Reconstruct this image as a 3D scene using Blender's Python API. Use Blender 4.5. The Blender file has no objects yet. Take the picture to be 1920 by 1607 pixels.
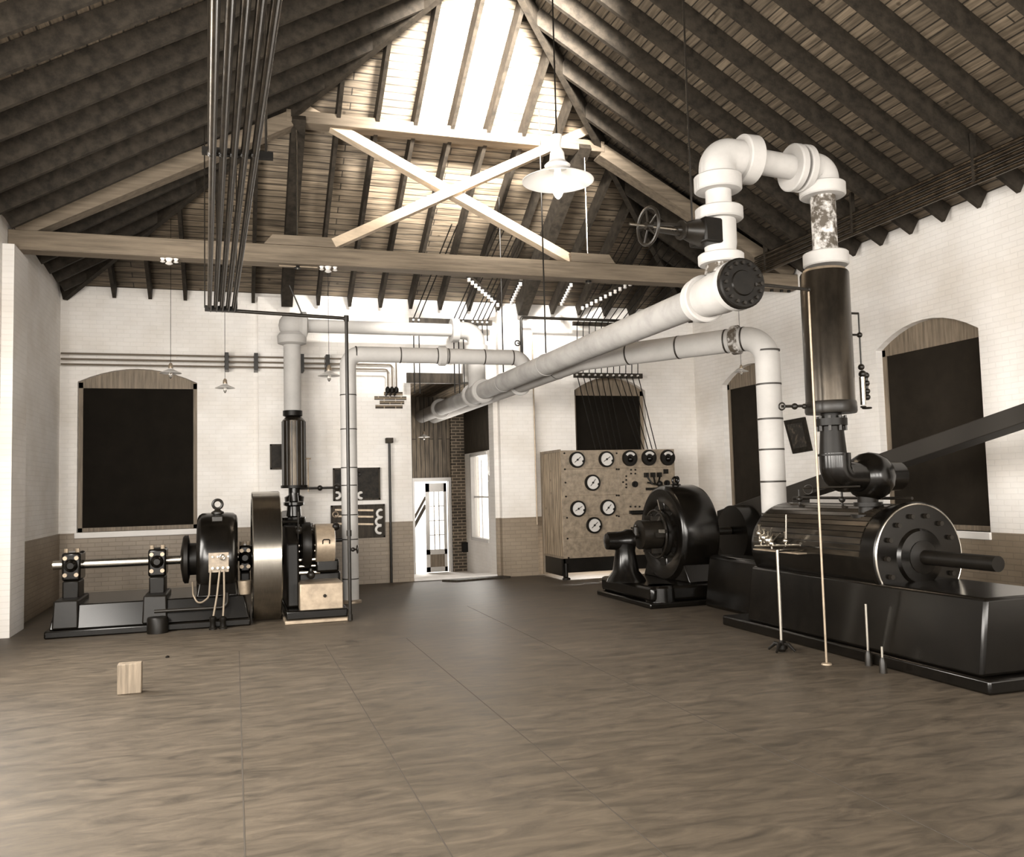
import bpy, math, random
from mathutils import Vector, Matrix
random.seed(7)
R = math.radians
sc = bpy.context.scene
COL = sc.collection

# ------------------------------------------------------------------ camera
F = 1640.0; EYE = Vector((0, 0, 1.75))
def _basis(vx=440, vy=927, s=.0255):
    p = Vector((vx-960, -(vy-803.5), -F)); q = p + Vector((1000, 1000*s, 0))
    d = p.normalized(); u = q.cross(p).normalized()
    if u.y < 0: u = -u
    r = d.cross(u).normalized()
    return Matrix((r, d, u))            # rows: world axes in camera coordinates
CW = _basis()
cam_d = bpy.data.cameras.new('camera'); cam = bpy.data.objects.new('camera', cam_d); COL.objects.link(cam)
cam_d.sensor_width = 36; cam_d.sensor_fit = 'HORIZONTAL'; cam_d.lens = F/1920*36
cam_d.clip_end = 200; cam_d.clip_start = .05
m4 = CW.to_4x4(); m4.translation = EYE; cam.matrix_world = m4
sc.camera = cam

def P(px, py, X=None, Y=None, Z=None):
    v = CW @ Vector((px-960, -(py-803.5), -F))
    if X is not None: t = (X-EYE.x)/v.x
    elif Y is not None: t = (Y-EYE.y)/v.y
    else: t = (Z-EYE.z)/v.z
    return EYE + v*t
def dep(p): return -(CW.transposed() @ (Vector(p)-EYE)).z
def M_(px, p): return px*dep(p)/F       # pixels -> metres at a point

# ------------------------------------------------------------------ world, exposure, lights
w = bpy.data.worlds.new('world'); sc.world = w; w.use_nodes = True
bg = w.node_tree.nodes['Background']; bg.inputs[0].default_value = (1, .96, .9, 1); bg.inputs[1].default_value = 1.3
sc.view_settings.view_transform = 'Standard'; sc.view_settings.look = 'None'
sc.view_settings.exposure = 1.30; sc.view_settings.gamma = 1.0; sc.view_settings.use_curve_mapping = False
LC = (1.0, .95, .88)
def area(name, loc, target, sx, sy, power, spread=180):
    l = bpy.data.lights.new(name, 'AREA'); l.shape = 'RECTANGLE'; l.size = sx; l.size_y = sy
    l.energy = power; l.color = LC; l.spread = R(spread)
    o = bpy.data.objects.new(name, l); COL.objects.link(o); o.location = loc
    o.rotation_euler = (Vector(target)-Vector(loc)).to_track_quat('-Z', 'Y').to_euler()
    return o
# daylight through the tall windows of the near end wall and the side wall
for i, x in enumerate((-1.2, 1.6, 4.6, 7.6)):
    area('daylight_rear', (x, -3.85, 2.9), (x, 10, 2.5), 1.5, 2.7, 150)
for i, y in enumerate((-1.0, 2.4, 5.8)):
    area('daylight_side', (-2.8, y, 2.8), (6, y+2.5, 2.2), 1.6, 2.7, 185)
area('daylight_side_far', (-2.8, 9.6, 2.8), (6, 11, 1.0), 1.6, 2.7, 150)
# added light under the closed roof, brightens the back slope and braces
area('back_slope_fill', (3.3, 8.6, 7.9), (3.9, 14.2, 7.45), 1.5, .5, 250, 54)
area('switchboard_floor_fill', (7.0, 16.45, .9), (6.8, 16.0, 0), 1.9, .15, 40)  # added light behind the switchboard, whitens the floor strip below it
# daylight in the annex
area('annex_daylight', (5.35, 19.2, 1.7), (3.9, 19.0, 2.3), 1.6, 1.7, 55)
area('annex_door_daylight', (4.5, 23.2, 2.4), (4.7, 20.0, 0.0), 1.2, 1.2, 60)

# ------------------------------------------------------------------ materials
def sep(L): return (min(1, L*1.12), L*.90, L*.66, 1)
def wht(L): return (L*1.0, L*.965, L*.925, 1)
def newmat(name):
    m = bpy.data.materials.new(name); m.use_nodes = True
    return m, m.node_tree, m.node_tree.nodes['Principled BSDF']
def mat(name, c, rough=.6, metal=0, spec=.5, var=0.0, scale=4, stretch=(1, 1, 1), bump=0.0, c2=None, coat=0, lo=.35, hi=.65, detail=6):
    m, nt, b = newmat(name); N = nt.nodes.new; L = nt.links.new
    b.inputs['Roughness'].default_value = rough; b.inputs['Metallic'].default_value = metal
    b.inputs['Base Color'].default_value = c; b.inputs['Specular IOR Level'].default_value = spec
    if coat: b.inputs['Coat Weight'].default_value = coat; b.inputs['Coat Roughness'].default_value = .08
    if var or c2 or bump:
        tc = N('ShaderNodeTexCoord'); mp = N('ShaderNodeMapping'); mp.inputs['Scale'].default_value = stretch
        L(tc.outputs['Object'], mp.inputs[0])
        n = N('ShaderNodeTexNoise'); n.inputs['Scale'].default_value = scale; n.inputs['Detail'].default_value = detail
        n.inputs['Roughness'].default_value = .65
        L(mp.outputs[0], n.inputs['Vector'])
        r = N('ShaderNodeValToRGB'); r.color_ramp.elements[0].position = lo; r.color_ramp.elements[1].position = hi
        d = c2 if c2 else tuple(x*(1-var) for x in c[:3])+(1,)
        r.color_ramp.elements[0].color = d; r.color_ramp.elements[1].color = c
        L(n.outputs[0], r.inputs[0]); L(r.outputs[0], b.inputs['Base Color'])
        if bump:
            bp = N('ShaderNodeBump'); bp.inputs['Strength'].default_value = bump; bp.inputs['Distance'].default_value = .01
            L(n.outputs[0], bp.inputs['Height']); L(bp.outputs[0], b.inputs['Normal'])
    return m
def brickmat(name, axis, c, mortar, var=.04, bump=.35, rough=.75, bw=.22, bh=.075, ms=.008, c2=None, dirt=None):
    """bricks laid in the wall's own plane; axis = world axis along the wall"""
    m, nt, b = newmat(name); N = nt.nodes.new; L = nt.links.new
    g = N('ShaderNodeNewGeometry'); s = N('ShaderNodeSeparateXYZ'); L(g.outputs['Position'], s.inputs[0])
    cb = N('ShaderNodeCombineXYZ'); L(s.outputs[axis], cb.inputs[0]); L(s.outputs[2], cb.inputs[1])
    br = N('ShaderNodeTexBrick'); L(cb.outputs[0], br.inputs['Vector'])
    br.inputs['Scale'].default_value = 1; br.inputs['Brick Width'].default_value = bw; br.inputs['Row Height'].default_value = bh
    br.inputs['Mortar Size'].default_value = ms; br.inputs['Mortar Smooth'].default_value = .6
    br.inputs['Color1'].default_value = c; br.inputs['Color2'].default_value = c2 or tuple(x*(1-var) for x in c[:3])+(1,)
    br.inputs['Mortar'].default_value = mortar
    n = N('ShaderNodeTexNoise'); n.inputs['Scale'].default_value = 1.3; n.inputs['Detail'].default_value = 7
    L(cb.outputs[0], n.inputs['Vector'])
    mx = N('ShaderNodeMix'); mx.data_type = 'RGBA'; mx.blend_type = 'MULTIPLY'; mx.inputs[0].default_value = 1
    rp = N('ShaderNodeValToRGB'); rp.color_ramp.elements[0].position = .3; rp.color_ramp.elements[0].color = dirt or (.88, .86, .83, 1)
    rp.color_ramp.elements[1].position = .6; rp.color_ramp.elements[1].color = (1, 1, 1, 1)
    L(n.outputs[0], rp.inputs[0]); L(br.outputs['Color'], mx.inputs[6]); L(rp.outputs[0], mx.inputs[7])
    L(mx.outputs[2], b.inputs['Base Color'])
    b.inputs['Roughness'].default_value = rough
    bp = N('ShaderNodeBump'); bp.inputs['Strength'].default_value = bump; bp.inputs['Distance'].default_value = .006
    bp.invert = True
    L(br.outputs['Fac'], bp.inputs['Height']); L(bp.outputs[0], b.inputs['Normal'])
    return m
W1 = wht(.86); WM = wht(.80)
M = {}
M['brick_x'] = brickmat('painted brick back', 0, W1, WM)
M['brick_y'] = brickmat('painted brick side', 1, W1, WM)
M['dado_x'] = brickmat('dado brick back', 0, sep(.26), sep(.20), c2=sep(.23), dirt=(.8, .78, .75, 1), rough=.45)
M['dado_y'] = brickmat('dado brick side', 1, sep(.26), sep(.20), c2=sep(.23), dirt=(.8, .78, .75, 1), rough=.45)
M['raw_brick'] = brickmat('bare brick', 0, sep(.09), sep(.30), c2=sep(.05), ms=.014, dirt=(.6, .6, .6, 1), rough=.9)
M['plaster'] = mat('white plaster', W1, .8, var=.06, scale=2)
def floormat():
    m, nt, b = newmat('cement floor'); N = nt.nodes.new; L = nt.links.new
    g = N('ShaderNodeNewGeometry'); mp = N('ShaderNodeMapping'); mp.inputs['Scale'].default_value = (1, 3.2, 1)
    mp.inputs['Rotation'].default_value = (0, 0, R(-12))
    L(g.outputs['Position'], mp.inputs[0])
    n = N('ShaderNodeTexNoise'); n.inputs['Scale'].default_value = 2.6; n.inputs['Detail'].default_value = 14; n.inputs['Roughness'].default_value = .72
    n.inputs['Distortion'].default_value = .8
    L(mp.outputs[0], n.inputs['Vector'])
    r = N('ShaderNodeValToRGB'); r.color_ramp.elements[0].position = .30; r.color_ramp.elements[1].position = .70
    r.color_ramp.elements[0].color = sep(.032); r.color_ramp.elements[1].color = sep(.130)
    L(n.outputs[0], r.inputs[0])
    n2 = N('ShaderNodeTexNoise'); n2.inputs['Scale'].default_value = .35; n2.inputs['Detail'].default_value = 3
    L(g.outputs['Position'], n2.inputs['Vector'])
    r2 = N('ShaderNodeValToRGB'); r2.color_ramp.elements[0].position = .35; r2.color_ramp.elements[1].position = .65
    r2.color_ramp.elements[0].color = (.72, .70, .67, 1); r2.color_ramp.elements[1].color = (1.0, 1.0, 1.0, 1)
    L(n2.outputs[0], r2.inputs[0])
    mx = N('ShaderNodeMix'); mx.data_type = 'RGBA'; mx.blend_type = 'MULTIPLY'; mx.inputs[0].default_value = 1
    L(r.outputs[0], mx.inputs[6]); L(r2.outputs[0], mx.inputs[7]); L(mx.outputs[2], b.inputs['Base Color'])
    rr = N('ShaderNodeMapRange'); rr.inputs[3].default_value = .42; rr.inputs[4].default_value = .65; b.inputs['Specular IOR Level'].default_value = .35
    L(n.outputs[0], rr.inputs[0]); L(rr.outputs[0], b.inputs['Roughness'])
    bp = N('ShaderNodeBump'); bp.inputs['Strength'].default_value = .15; bp.inputs['Distance'].default_value = .004
    L(n.outputs[0], bp.inputs['Height']); L(bp.outputs[0], b.inputs['Normal'])
    return m
M['floor'] = floormat()
def boardmat(name, c, c2, bh=.13, joint=None, bw=3.4):
    """boards along u of the UV map"""
    m, nt, b = newmat(name); N = nt.nodes.new; L = nt.links.new
    uv = N('ShaderNodeUVMap')
    br = N('ShaderNodeTexBrick'); L(uv.outputs[0], br.inputs['Vector'])
    br.inputs['Scale'].default_value = 1; br.inputs['Brick Width'].default_value = bw; br.inputs['Row Height'].default_value = bh
    br.inputs['Mortar Size'].default_value = .010; br.inputs['Mortar Smooth'].default_value = .3
    br.inputs['Color1'].default_value = c; br.inputs['Color2'].default_value = c2; br.inputs['Mortar'].default_value = joint or tuple(x*.3 for x in c2[:3])+(1,)
    mp = N('ShaderNodeMapping'); mp.inputs['Scale'].default_value = (1.2, 16, 1); L(uv.outputs[0], mp.inputs[0])
    n = N('ShaderNodeTexNoise'); n.inputs['Scale'].default_value = 1.6; n.inputs['Detail'].default_value = 8; n.inputs['Distortion'].default_value = .6
    L(mp.outputs[0], n.inputs['Vector'])
    rp = N('ShaderNodeValToRGB'); rp.color_ramp.elements[0].position = .3; rp.color_ramp.elements[0].color = (.45, .42, .38, 1)
    rp.color_ramp.elements[1].position = .68; rp.color_ramp.elements[1].color = (1.5, 1.47, 1.4, 1)
    L(n.outputs[0], rp.inputs[0])
    v = N('ShaderNodeTexVoronoi'); v.inputs['Scale'].default_value = 3.1; L(uv.outputs[0], v.inputs['Vector'])
    vr = N('ShaderNodeValToRGB'); vr.color_ramp.elements[0].position = .05; vr.color_ramp.elements[0].color = (.3, .27, .22, 1)
    vr.color_ramp.elements[1].position = .11; vr.color_ramp.elements[1].color = (1, 1, 1, 1)
    L(v.outputs['Distance'], vr.inputs[0])
    mx = N('ShaderNodeMix'); mx.data_type = 'RGBA'; mx.blend_type = 'MULTIPLY'; mx.inputs[0].default_value = 1
    m2 = N('ShaderNodeMix'); m2.data_type = 'RGBA'; m2.blend_type = 'MULTIPLY'; m2.inputs[0].default_value = .8
    L(br.outputs['Color'], mx.inputs[6]); L(rp.outputs[0], mx.inputs[7])
    L(mx.outputs[2], m2.inputs[6]); L(vr.outputs[0], m2.inputs[7]); L(m2.outputs[2], b.inputs['Base Color'])
    b.inputs['Roughness'].default_value = .7
    bp = N('ShaderNodeBump'); bp.inputs['Strength'].default_value = .6; bp.inputs['Distance'].default_value = .012; bp.invert = True
    L(br.outputs['Fac'], bp.inputs['Height']); L(bp.outputs[0], b.inputs['Normal'])
    return m
M['roof'] = boardmat('roof boards', sep(.21), sep(.12))
M['vboard'] = boardmat('upright boards', sep(.13), sep(.07), bh=.11, bw=6)
M['rafter'] = mat('rafter timber', sep(.035), .75, spec=.2, c2=sep(.014), scale=3, stretch=(3, 3, 3), bump=.2)
M['beam_x'] = mat('beam timber', sep(.20), .7, spec=.2, c2=sep(.085), scale=2.2, stretch=(.5, 6, 9), bump=.2, lo=.25, hi=.7)
M['brace'] = mat('brace timber', sep(.60), .65, spec=.2, c2=sep(.45), scale=3, stretch=(1, 3, 3), bump=.1)
M['wood_d'] = mat('dark wood', sep(.05), .6, spec=.2, c2=sep(.02), scale=4, stretch=(4, 4, .6))
M['wood_m'] = mat('panelled wood', sep(.24), .55, spec=.3, c2=sep(.12), scale=3, stretch=(9, 9, .5), bump=.15)
M['wood_w'] = mat('light painted wood', wht(.62), .5, var=.08)
M['lag'] = mat('white lagging', wht(.47), .7, c2=wht(.39), scale=2.5, bump=.12, lo=.25, hi=.6)
M['lag_d'] = mat('soiled lagging', wht(.36), .7, c2=wht(.26), scale=3, bump=.2, lo=.3, hi=.6)
M['lag_s'] = mat('stained lagging', wht(.60), .6, c2=sep(.06), scale=9, bump=.3, lo=.47, hi=.62)
M['strap'] = mat('black strap', sep(.02), .5)
M['black'] = mat('black enamel', sep(.004), .22, spec=.42, c2=sep(.002), scale=5)
M['blackm'] = mat('black iron', sep(.007), .42, spec=.22, c2=sep(.004), scale=8)
M['iron'] = mat('dark iron pipe', sep(.014), .36, spec=.35, c2=sep(.008), scale=8)
M['sheet'] = mat('planished sheet', sep(.055), .28, metal=.7, c2=sep(.018), scale=2.2, stretch=(1.5, 1.5, .6))
M['steel'] = mat('turned steel', (.50, .47, .42, 1), .20, metal=1, c2=(.36, .34, .30, 1), scale=40, stretch=(6, .2, .2))
M['bright'] = mat('polished steel', (.62, .58, .51, 1), .25, metal=1)
M['conduit'] = mat('worn conduit', sep(.10), .30, metal=.85, c2=sep(.04), scale=6)
M['wallpipe'] = mat('painted wall pipe', sep(.13), .5)
M['tin'] = mat('dull tin', sep(.36), .42, metal=.5, c2=sep(.22), scale=6)
M['slate'] = mat('mottled marble', sep(.30), .35, c2=sep(.15), scale=10, bump=.0, lo=.34, hi=.66, detail=14)
M['slate_d'] = mat('dark slate', sep(.022), .5, spec=.15, c2=sep(.006), scale=14)
M['shade_cloth'] = mat('dark window shade', sep(.010), .9, spec=.1, c2=sep(.007), scale=3)
M['shade_cloth2'] = mat('brown window shade', sep(.022), .9, spec=.1, c2=sep(.016), scale=3)
M['enamel'] = mat('white enamel', wht(.62), .3)
M['porcelain'] = mat('porcelain', wht(.80), .25)
M['cream'] = mat('dial face', wht(.58), .4)
M['belt'] = mat('leather belt', sep(.015), .6)
M['copper'] = mat('grey cable', sep(.20), .45, metal=.3)
def glass():
    m, nt, b = newmat('clear glass'); b.inputs['Transmission Weight'].default_value = 1; b.inputs['Roughness'].default_value = .02
    b.inputs['Base Color'].default_value = (1, .98, .95, 1); b.inputs['IOR'].default_value = 1.45
    return m
M['glass'] = glass()
def emis(name, c, s):
    m, nt, b = newmat(name); b.inputs['Emission Color'].default_value = c; b.inputs['Emission Strength'].default_value = s
    b.inputs['Base Color'].default_value = c; return m
M['bulb'] = emis('lit bulb', (1, .95, .85, 1), 1.0)

# ------------------------------------------------------------------ mesh helper
class MB:
    def __init__(s): s.v = []; s.f = []; s.uv = None
    def add(s, vs, fs):
        o = len(s.v); s.v += [Vector(a) for a in vs]; s.f += [[i+o for i in f] for f in fs]; return s
    def box(s, x0, x1, y0, y1, z0, z1):
        vs = [(x, y, z) for x in (x0, x1) for y in (y0, y1) for z in (z0, z1)]
        return s.add(vs, [(0, 1, 3, 2), (4, 6, 7, 5), (0, 4, 5, 1), (2, 3, 7, 6), (0, 2, 6, 4), (1, 5, 7, 3)])
    def beam(s, p0, p1, w, h, up=(0, 0, 1)):
        p0, p1 = Vector(p0), Vector(p1); d = (p1-p0).normalized(); a = d.cross(Vector(up)).normalized(); b = a.cross(d)
        vs = [p+a*i*w/2+b*j*h/2 for p in (p0, p1) for i, j in ((-1, -1), (1, -1), (1, 1), (-1, 1))]
        return s.add(vs, [(3, 2, 1, 0), (4, 5, 6, 7), (0, 1, 5, 4), (1, 2, 6, 5), (2, 3, 7, 6), (3, 0, 4, 7)])
    def tube(s, pts, r, n=12, caps=True):
        pts = [Vector(p) for p in pts]
        rs = r if isinstance(r, (list, tuple)) else [r]*len(pts)
        vs = []; fs = []; a = None
        for i, p in enumerate(pts):
            if i == 0: d = pts[1]-p
            elif i == len(pts)-1: d = p-pts[-2]
            else: d = (pts[i+1]-p).normalized()+(p-pts[i-1]).normalized()
            d = d.normalized() if d.length > 1e-9 else Vector((0, 0, 1))
            if a is None: a = d.orthogonal().normalized()
            else:
                a = a-d*a.dot(d); a = a.normalized() if a.length > 1e-6 else d.orthogonal().normalized()
            b = d.cross(a)
            for k in range(n):
                t = 2*math.pi*k/n; vs.append(p+(a*math.cos(t)+b*math.sin(t))*rs[i])
        for i in range(len(pts)-1):
            for k in range(n):
                k2 = (k+1) % n; fs.append((i*n+k, i*n+k2, (i+1)*n+k2, (i+1)*n+k))
        if caps: fs.append(tuple(range(n-1, -1, -1))); fs.append(tuple((len(pts)-1)*n+k for k in range(n)))
        return s.add(vs, fs)
    def cyl(s, p0, p1, r, r1=None, n=24): return s.tube([p0, p1], [r, r if r1 is None else r1], n)
    def lathe(s, o, ax, prof, n=36):
        """profile [(t, r)] along axis ax from o"""
        o = Vector(o); d = Vector(ax).normalized(); a = d.orthogonal().normalized(); b = d.cross(a); vs = []; fs = []
        for t, r in prof:
            for k in range(n):
                q = 2*math.pi*k/n; vs.append(o+d*t+(a*math.cos(q)+b*math.sin(q))*max(r, 1e-4))
        for i in range(len(prof)-1):
            for k in range(n):
                k2 = (k+1) % n; fs.append((i*n+k, i*n+k2, (i+1)*n+k2, (i+1)*n+k))
        if prof[0][1] > 1e-3 and prof[0] != prof[-1]: fs.append(tuple(range(n-1, -1, -1)))
        if prof[-1][1] > 1e-3 and prof[0] != prof[-1]: fs.append(tuple((len(prof)-1)*n+k for k in range(n)))
        return s.add(vs, fs)
    def torus(s, c, ax, Rr, r, n=28, m=8):
        return s.lathe(c, ax, [(r*math.sin(2*math.pi*(k % m)/m), Rr+r*math.cos(2*math.pi*(k % m)/m)) for k in range(m+1)], n)
    def ball(s, c, r, ax=(0, 0, 1), n=16, sq=1):
        return s.lathe(c, ax, [(-r*sq*math.cos(math.pi*k/8), r*math.sin(math.pi*k/8)) for k in range(9)], n)
    def prism(s, poly, ext):
        poly = [Vector(p) for p in poly]; e = Vector(ext); n = len(poly)
        return s.add(poly+[p+e for p in poly], [tuple(range(n-1, -1, -1)), tuple(range(n, 2*n))]+[(i, (i+1) % n, n+(i+1) % n, n+i) for i in range(n)])
    def build(s, name, m, parent=None, bevel=0, recalc=True, auto=32):
        me = bpy.data.meshes.new(name); off = Vector((0, 0, 0))
        if parent is not None:
            p = parent
            while p: off += p.location; p = p.parent
            loc = Vector((0, 0, 0))
        else:
            lo = Vector((min(a[i] for a in s.v) for i in range(3))); hi = Vector((max(a[i] for a in s.v) for i in range(3)))
            loc = Vector(((lo.x+hi.x)/2, (lo.y+hi.y)/2, lo.z)); off = loc
        me.from_pydata([a-off for a in s.v], [], s.f); me.update()
        if recalc:
            import bmesh
            bm = bmesh.new(); bm.from_mesh(me); bmesh.ops.recalc_face_normals(bm, faces=bm.faces); bm.to_mesh(me); bm.free()
        me.polygons.foreach_set('use_smooth', [True]*len(me.polygons)); me.set_sharp_from_angle(angle=R(auto))
        if s.uv:
            ul = me.uv_layers.new(name='UVMap')
            for poly in me.polygons:
                for li in poly.loop_indices:
                    ul.data[li].uv = s.uv(me.vertices[me.loops[li].vertex_index].co+off)
        o = bpy.data.objects.new(name, me); COL.objects.link(o); o.data.materials.append(m if not isinstance(m, str) else M[m])
        o.location = loc
        if parent is not None: o.parent = parent
        if bevel:
            b = o.modifiers.new('bevel', 'BEVEL'); b.width = bevel; b.segments = 2; b.limit_method = 'ANGLE'
        return o
def tag(o, label=None, cat=None, group=None, kind=None):
    if label: o['label'] = label
    if cat: o['category'] = cat
    if group: o['group'] = group
    if kind: o['kind'] = kind
    return o
def thing(name, label, cat, loc, group=None):
    o = bpy.data.objects.new(name, None); COL.objects.link(o); o.location = Vector(loc); o.empty_display_size = .1
    return tag(o, label, cat, group)
def struct(o): o['kind'] = 'structure'; return o
def clone(root, delta, label=None, parent=None):
    c = root.copy(); COL.objects.link(c)
    if parent is None: c.location = root.location+Vector(delta)
    else: c.parent = parent
    if label: c['label'] = label
    for ch in list(root.children): clone(ch, (0, 0, 0), None, c)
    return c
def bend(pts, r, n=8):
    """round the corners of a polyline"""
    pts = [Vector(p) for p in pts]; out = [pts[0]]
    for i in range(1, len(pts)-1):
        a, b, c = pts[i-1], pts[i], pts[i+1]; u = (a-b); v = (c-b)
        ang = u.angle(v); t = min(r/math.tan(ang/2), u.length*.49, v.length*.49)
        p0 = b+u.normalized()*t; p1 = b+v.normalized()*t
        rr = t*math.tan(ang/2); cen = b+(u.normalized()+v.normalized()).normalized()*(rr/math.sin(ang/2))
        v0 = p0-cen; v1 = p1-cen; tot = v0.angle(v1); ax = v0.cross(v1).normalized()
        for k in range(n+1): out.append(cen+Matrix.Rotation(tot*k/n, 3, ax) @ v0)
    return out+[pts[-1]]
def sag(p0, p1, s, n=10):
    p0, p1 = Vector(p0), Vector(p1)
    return [p0.lerp(p1, k/n)-Vector((0, 0, s*4*(k/n)*(1-k/n))) for k in range(n+1)]

# ------------------------------------------------------------------ the room
XL, XR, YW, YB = -2.88, 9.49, 16.72, -4.0
ZE = 5.5; SL = .58; HALF = (XR-XL)/2; XC = (XL+XR)/2; ZP = ZE+HALF*SL; YP = YW-HALF
def RZ(x, y): return ZE+SL*min(YW-y, x-XL, XR-x)
def arch(u0, u1, z0, zs, za, n=10):
    """opening outline with a segmental arch"""
    pts = [(u0, z0), (u1, z0), (u1, zs)]
    for k in range(1, n): t = k/n; pts.append((u1+(u0-u1)*t, zs+(za-zs)*4*t*(1-t)))
    return pts+[(u0, zs)]
def wall(name, m, outline, holes, fmap, thick):
    """flat wall with holes cut through, outline in (u, z)"""
    cu = bpy.data.curves.new('tmp', 'CURVE'); cu.dimensions = '2D'; cu.fill_mode = 'BOTH'; cu.extrude = thick/2
    for pl in [outline]+holes:
        sp = cu.splines.new('POLY'); sp.points.add(len(pl)-1); sp.use_cyclic_u = True
        for i, (a, b) in enumerate(pl): sp.points[i].co = (a, b, 0, 1)
    ob = bpy.data.objects.new('tmp', cu); COL.objects.link(ob)
    dg = bpy.context.evaluated_depsgraph_get(); me = bpy.data.meshes.new_from_object(ob.evaluated_get(dg))
    bpy.data.objects.remove(ob); bpy.data.curves.remove(cu)
    for v in me.vertices: v.co = fmap(v.co.x, v.co.y, v.co.z)
    me.name = name; me.materials.clear(); me.materials.append(M[m])
    import bmesh
    bm = bmesh.new(); bm.from_mesh(me); bmesh.ops.remove_doubles(bm, verts=bm.verts, dist=1e-4); bmesh.ops.recalc_face_normals(bm, faces=bm.faces); bm.to_mesh(me); bm.free()
    for p in me.polygons: p.use_smooth = False
    o = bpy.data.objects.new(name, me); COL.objects.link(o); return struct(o)
T = .34
WIN_B = [(-2.60, -.64, 1.16, 3.78, 4.02), (6.69, 8.30, 1.10, 3.72, 4.0)]
OPEN = (3.27, 4.93, 3.86)
wall('wall_back', 'brick_x', [(XL-T, 0), (OPEN[0], 0), (OPEN[0], OPEN[2]), (OPEN[1], OPEN[2]), (OPEN[1], 0), (XR+T, 0), (XR+T, ZE+.05), (XL-T, ZE+.05)],
     [arch(*a) for a in WIN_B], lambda u, z, t: Vector((u, YW+T/2-t, z)), T)
WIN_R = [(13.70, 15.62, 1.0, 3.72, 4.02), (9.15, 11.12, 1.0, 3.72, 4.02), (3.6, 5.6, 1.0, 3.72, 4.02)]
wall('wall_right', 'brick_y', [(YB, 0), (YW+T, 0), (YW+T, ZE+.05), (YB, ZE+.05)], [arch(*a) for a in WIN_R], lambda u, z, t: Vector((XR+T/2+t, u, z)), T)
WIN_L = [(8.8, 10.4, 1.2, 4.0, 4.3), (5.0, 6.6, 1.2, 4.0, 4.3), (1.6, 3.2, 1.2, 4.0, 4.3), (-1.8, -.2, 1.2, 4.0, 4.3)]
wall('wall_left', 'brick_y', [(YB, 0), (YW+T, 0), (YW+T, ZE+.05), (YB, ZE+.05)], [arch(*a) for a in WIN_L], lambda u, z, t: Vector((XL-T/2+t, u, z)), T)
WIN_N = [(x-.8, x+.8, 1.3, 4.2, 4.5) for x in (-1.2, 1.6, 4.6, 7.6)]
wall('wall_near', 'brick_x', [(XL-T, 0), (XR+T, 0), (XR+T, ZE), (XC, ZP+.1), (XL-T, ZE)], [arch(*a) for a in WIN_N], lambda u, z, t: Vector((u, YB-T/2+t, z)), T)
struct(MB().box(XL-T, XR+T, YB-T, YW+T, -.25, 0).build('floor', 'floor'))
# floor joints: shallow tooled grooves shown as thin dark fillets in the cement
jt = MB()
for x in (P(450, 1280, Z=0).x, P(652, 1280, Z=0).x, P(859, 1278, Z=0).x, 3.3): jt.box(x-.004, x+.004, YB, 10.4 if x < 2 else 12.8, 0, .0012)
struct(jt.build('trim_1', mat('joint', sep(.045), .8)))
# painted dado
for i, (a, b) in enumerate(((XL, OPEN[0]), (OPEN[1], XR))):
    struct(MB().box(a, b, YW-.02, YW-.001, 0, 1.15).build('trim_%d' % (i+2), 'dado_x'))
struct(MB().box(XR-.02, XR-.001, 3, YW-.02, 0, 1.0).build('trim_4', 'dado_y'))
struct(MB().box(XL+.001, XL+.02, 3, YW-.02, 0, 1.15).build('trim_5', 'dado_y'))
# piers standing proud of the back wall
def pier(x0, x1, d, nm):
    struct(MB().box(x0, x1, YW-d, YW-.001, 1.15, ZE-.12).build('wall_pier_%s' % nm, 'brick_x'))
    struct(MB().box(x0-.01, x1+.01, YW-d-.02, YW-.001, 0, 1.15).build('trim_pier_%s' % nm, 'dado_x'))
pier(.42, 1.16, .14, 'left'); pier(5.02, 5.74, .16, 'right')
struct(MB().box(XL+.001, XL+.14, 12.7, 13.5, 0, 5.10).build('wall_pier_side', 'brick_y'))

# windows with frames, sashes and shades
def win(n, axis, u0, u1, z0, zs, za, at, outw, shade=None, sill=None):
    o = None
    def pt(u, z, d): return Vector((u, at+outw*d, z)) if axis == 0 else Vector((at+outw*d, u, z))
    t = thing('window_%d' % n, None, None, pt((u0+u1)/2, z0, .15)); t['kind'] = 'structure'
    def bar(mb, ua, ub, za_, zb_, d0, d1):
        if axis == 0: mb.box(ua, ub, min(at+outw*d0, at+outw*d1), max(at+outw*d0, at+outw*d1), za_, zb_)
        else: mb.box(min(at+outw*d0, at+outw*d1), max(at+outw*d0, at+outw*d1), ua, ub, za_, zb_)
    f = MB(); q = .07
    bar(f, u0, u0+q, z0, zs, .12, .24); bar(f, u1-q, u1, z0, zs, .12, .24); bar(f, u0, u1, z0, z0+q, .12, .24)
    A = arch(u0, u1, zs, zs, za)[2:]
    top = [pt(a, b, .12) for a, b in A]+[pt(u0, zs-.10, .12), pt(u1, zs-.10, .12)]
    f.prism(top, pt(0, 0, .24)-pt(0, 0, .12))
    f.build('frame', 'wood_m' if shade else 'wood_w', t)
    if shade:
        b = MB(); bar(b, u0+q, u1-q, z0+q, zs-.10, .15, .165); b.build('shade', shade, t)
    else:
        b = MB(); bar(b, u0+q, u1-q, (z0+zs)/2-.03, (z0+zs)/2+.03, .15, .21); uc = (u0+u1)/2; bar(b, uc-.015, uc+.015, z0+q, zs-.1, .16, .2)
        for zz in (.25, .75): zq = z0+(zs-z0)*zz; bar(b, u0+q, u1-q, zq-.012, zq+.012, .16, .2)
        b.build('sash', 'wood_w', t)
    if sill:
        b = MB(); bar(b, u0-.03, u1+.03, z0-.10, z0, -.05, .34); b.build('sill', 'plaster', t, bevel=.01)
win(1, 0, *WIN_B[0], YW, 1, 'shade_cloth', True)
win(2, 0, *WIN_B[1], YW, 1, 'shade_cloth', True)
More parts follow.
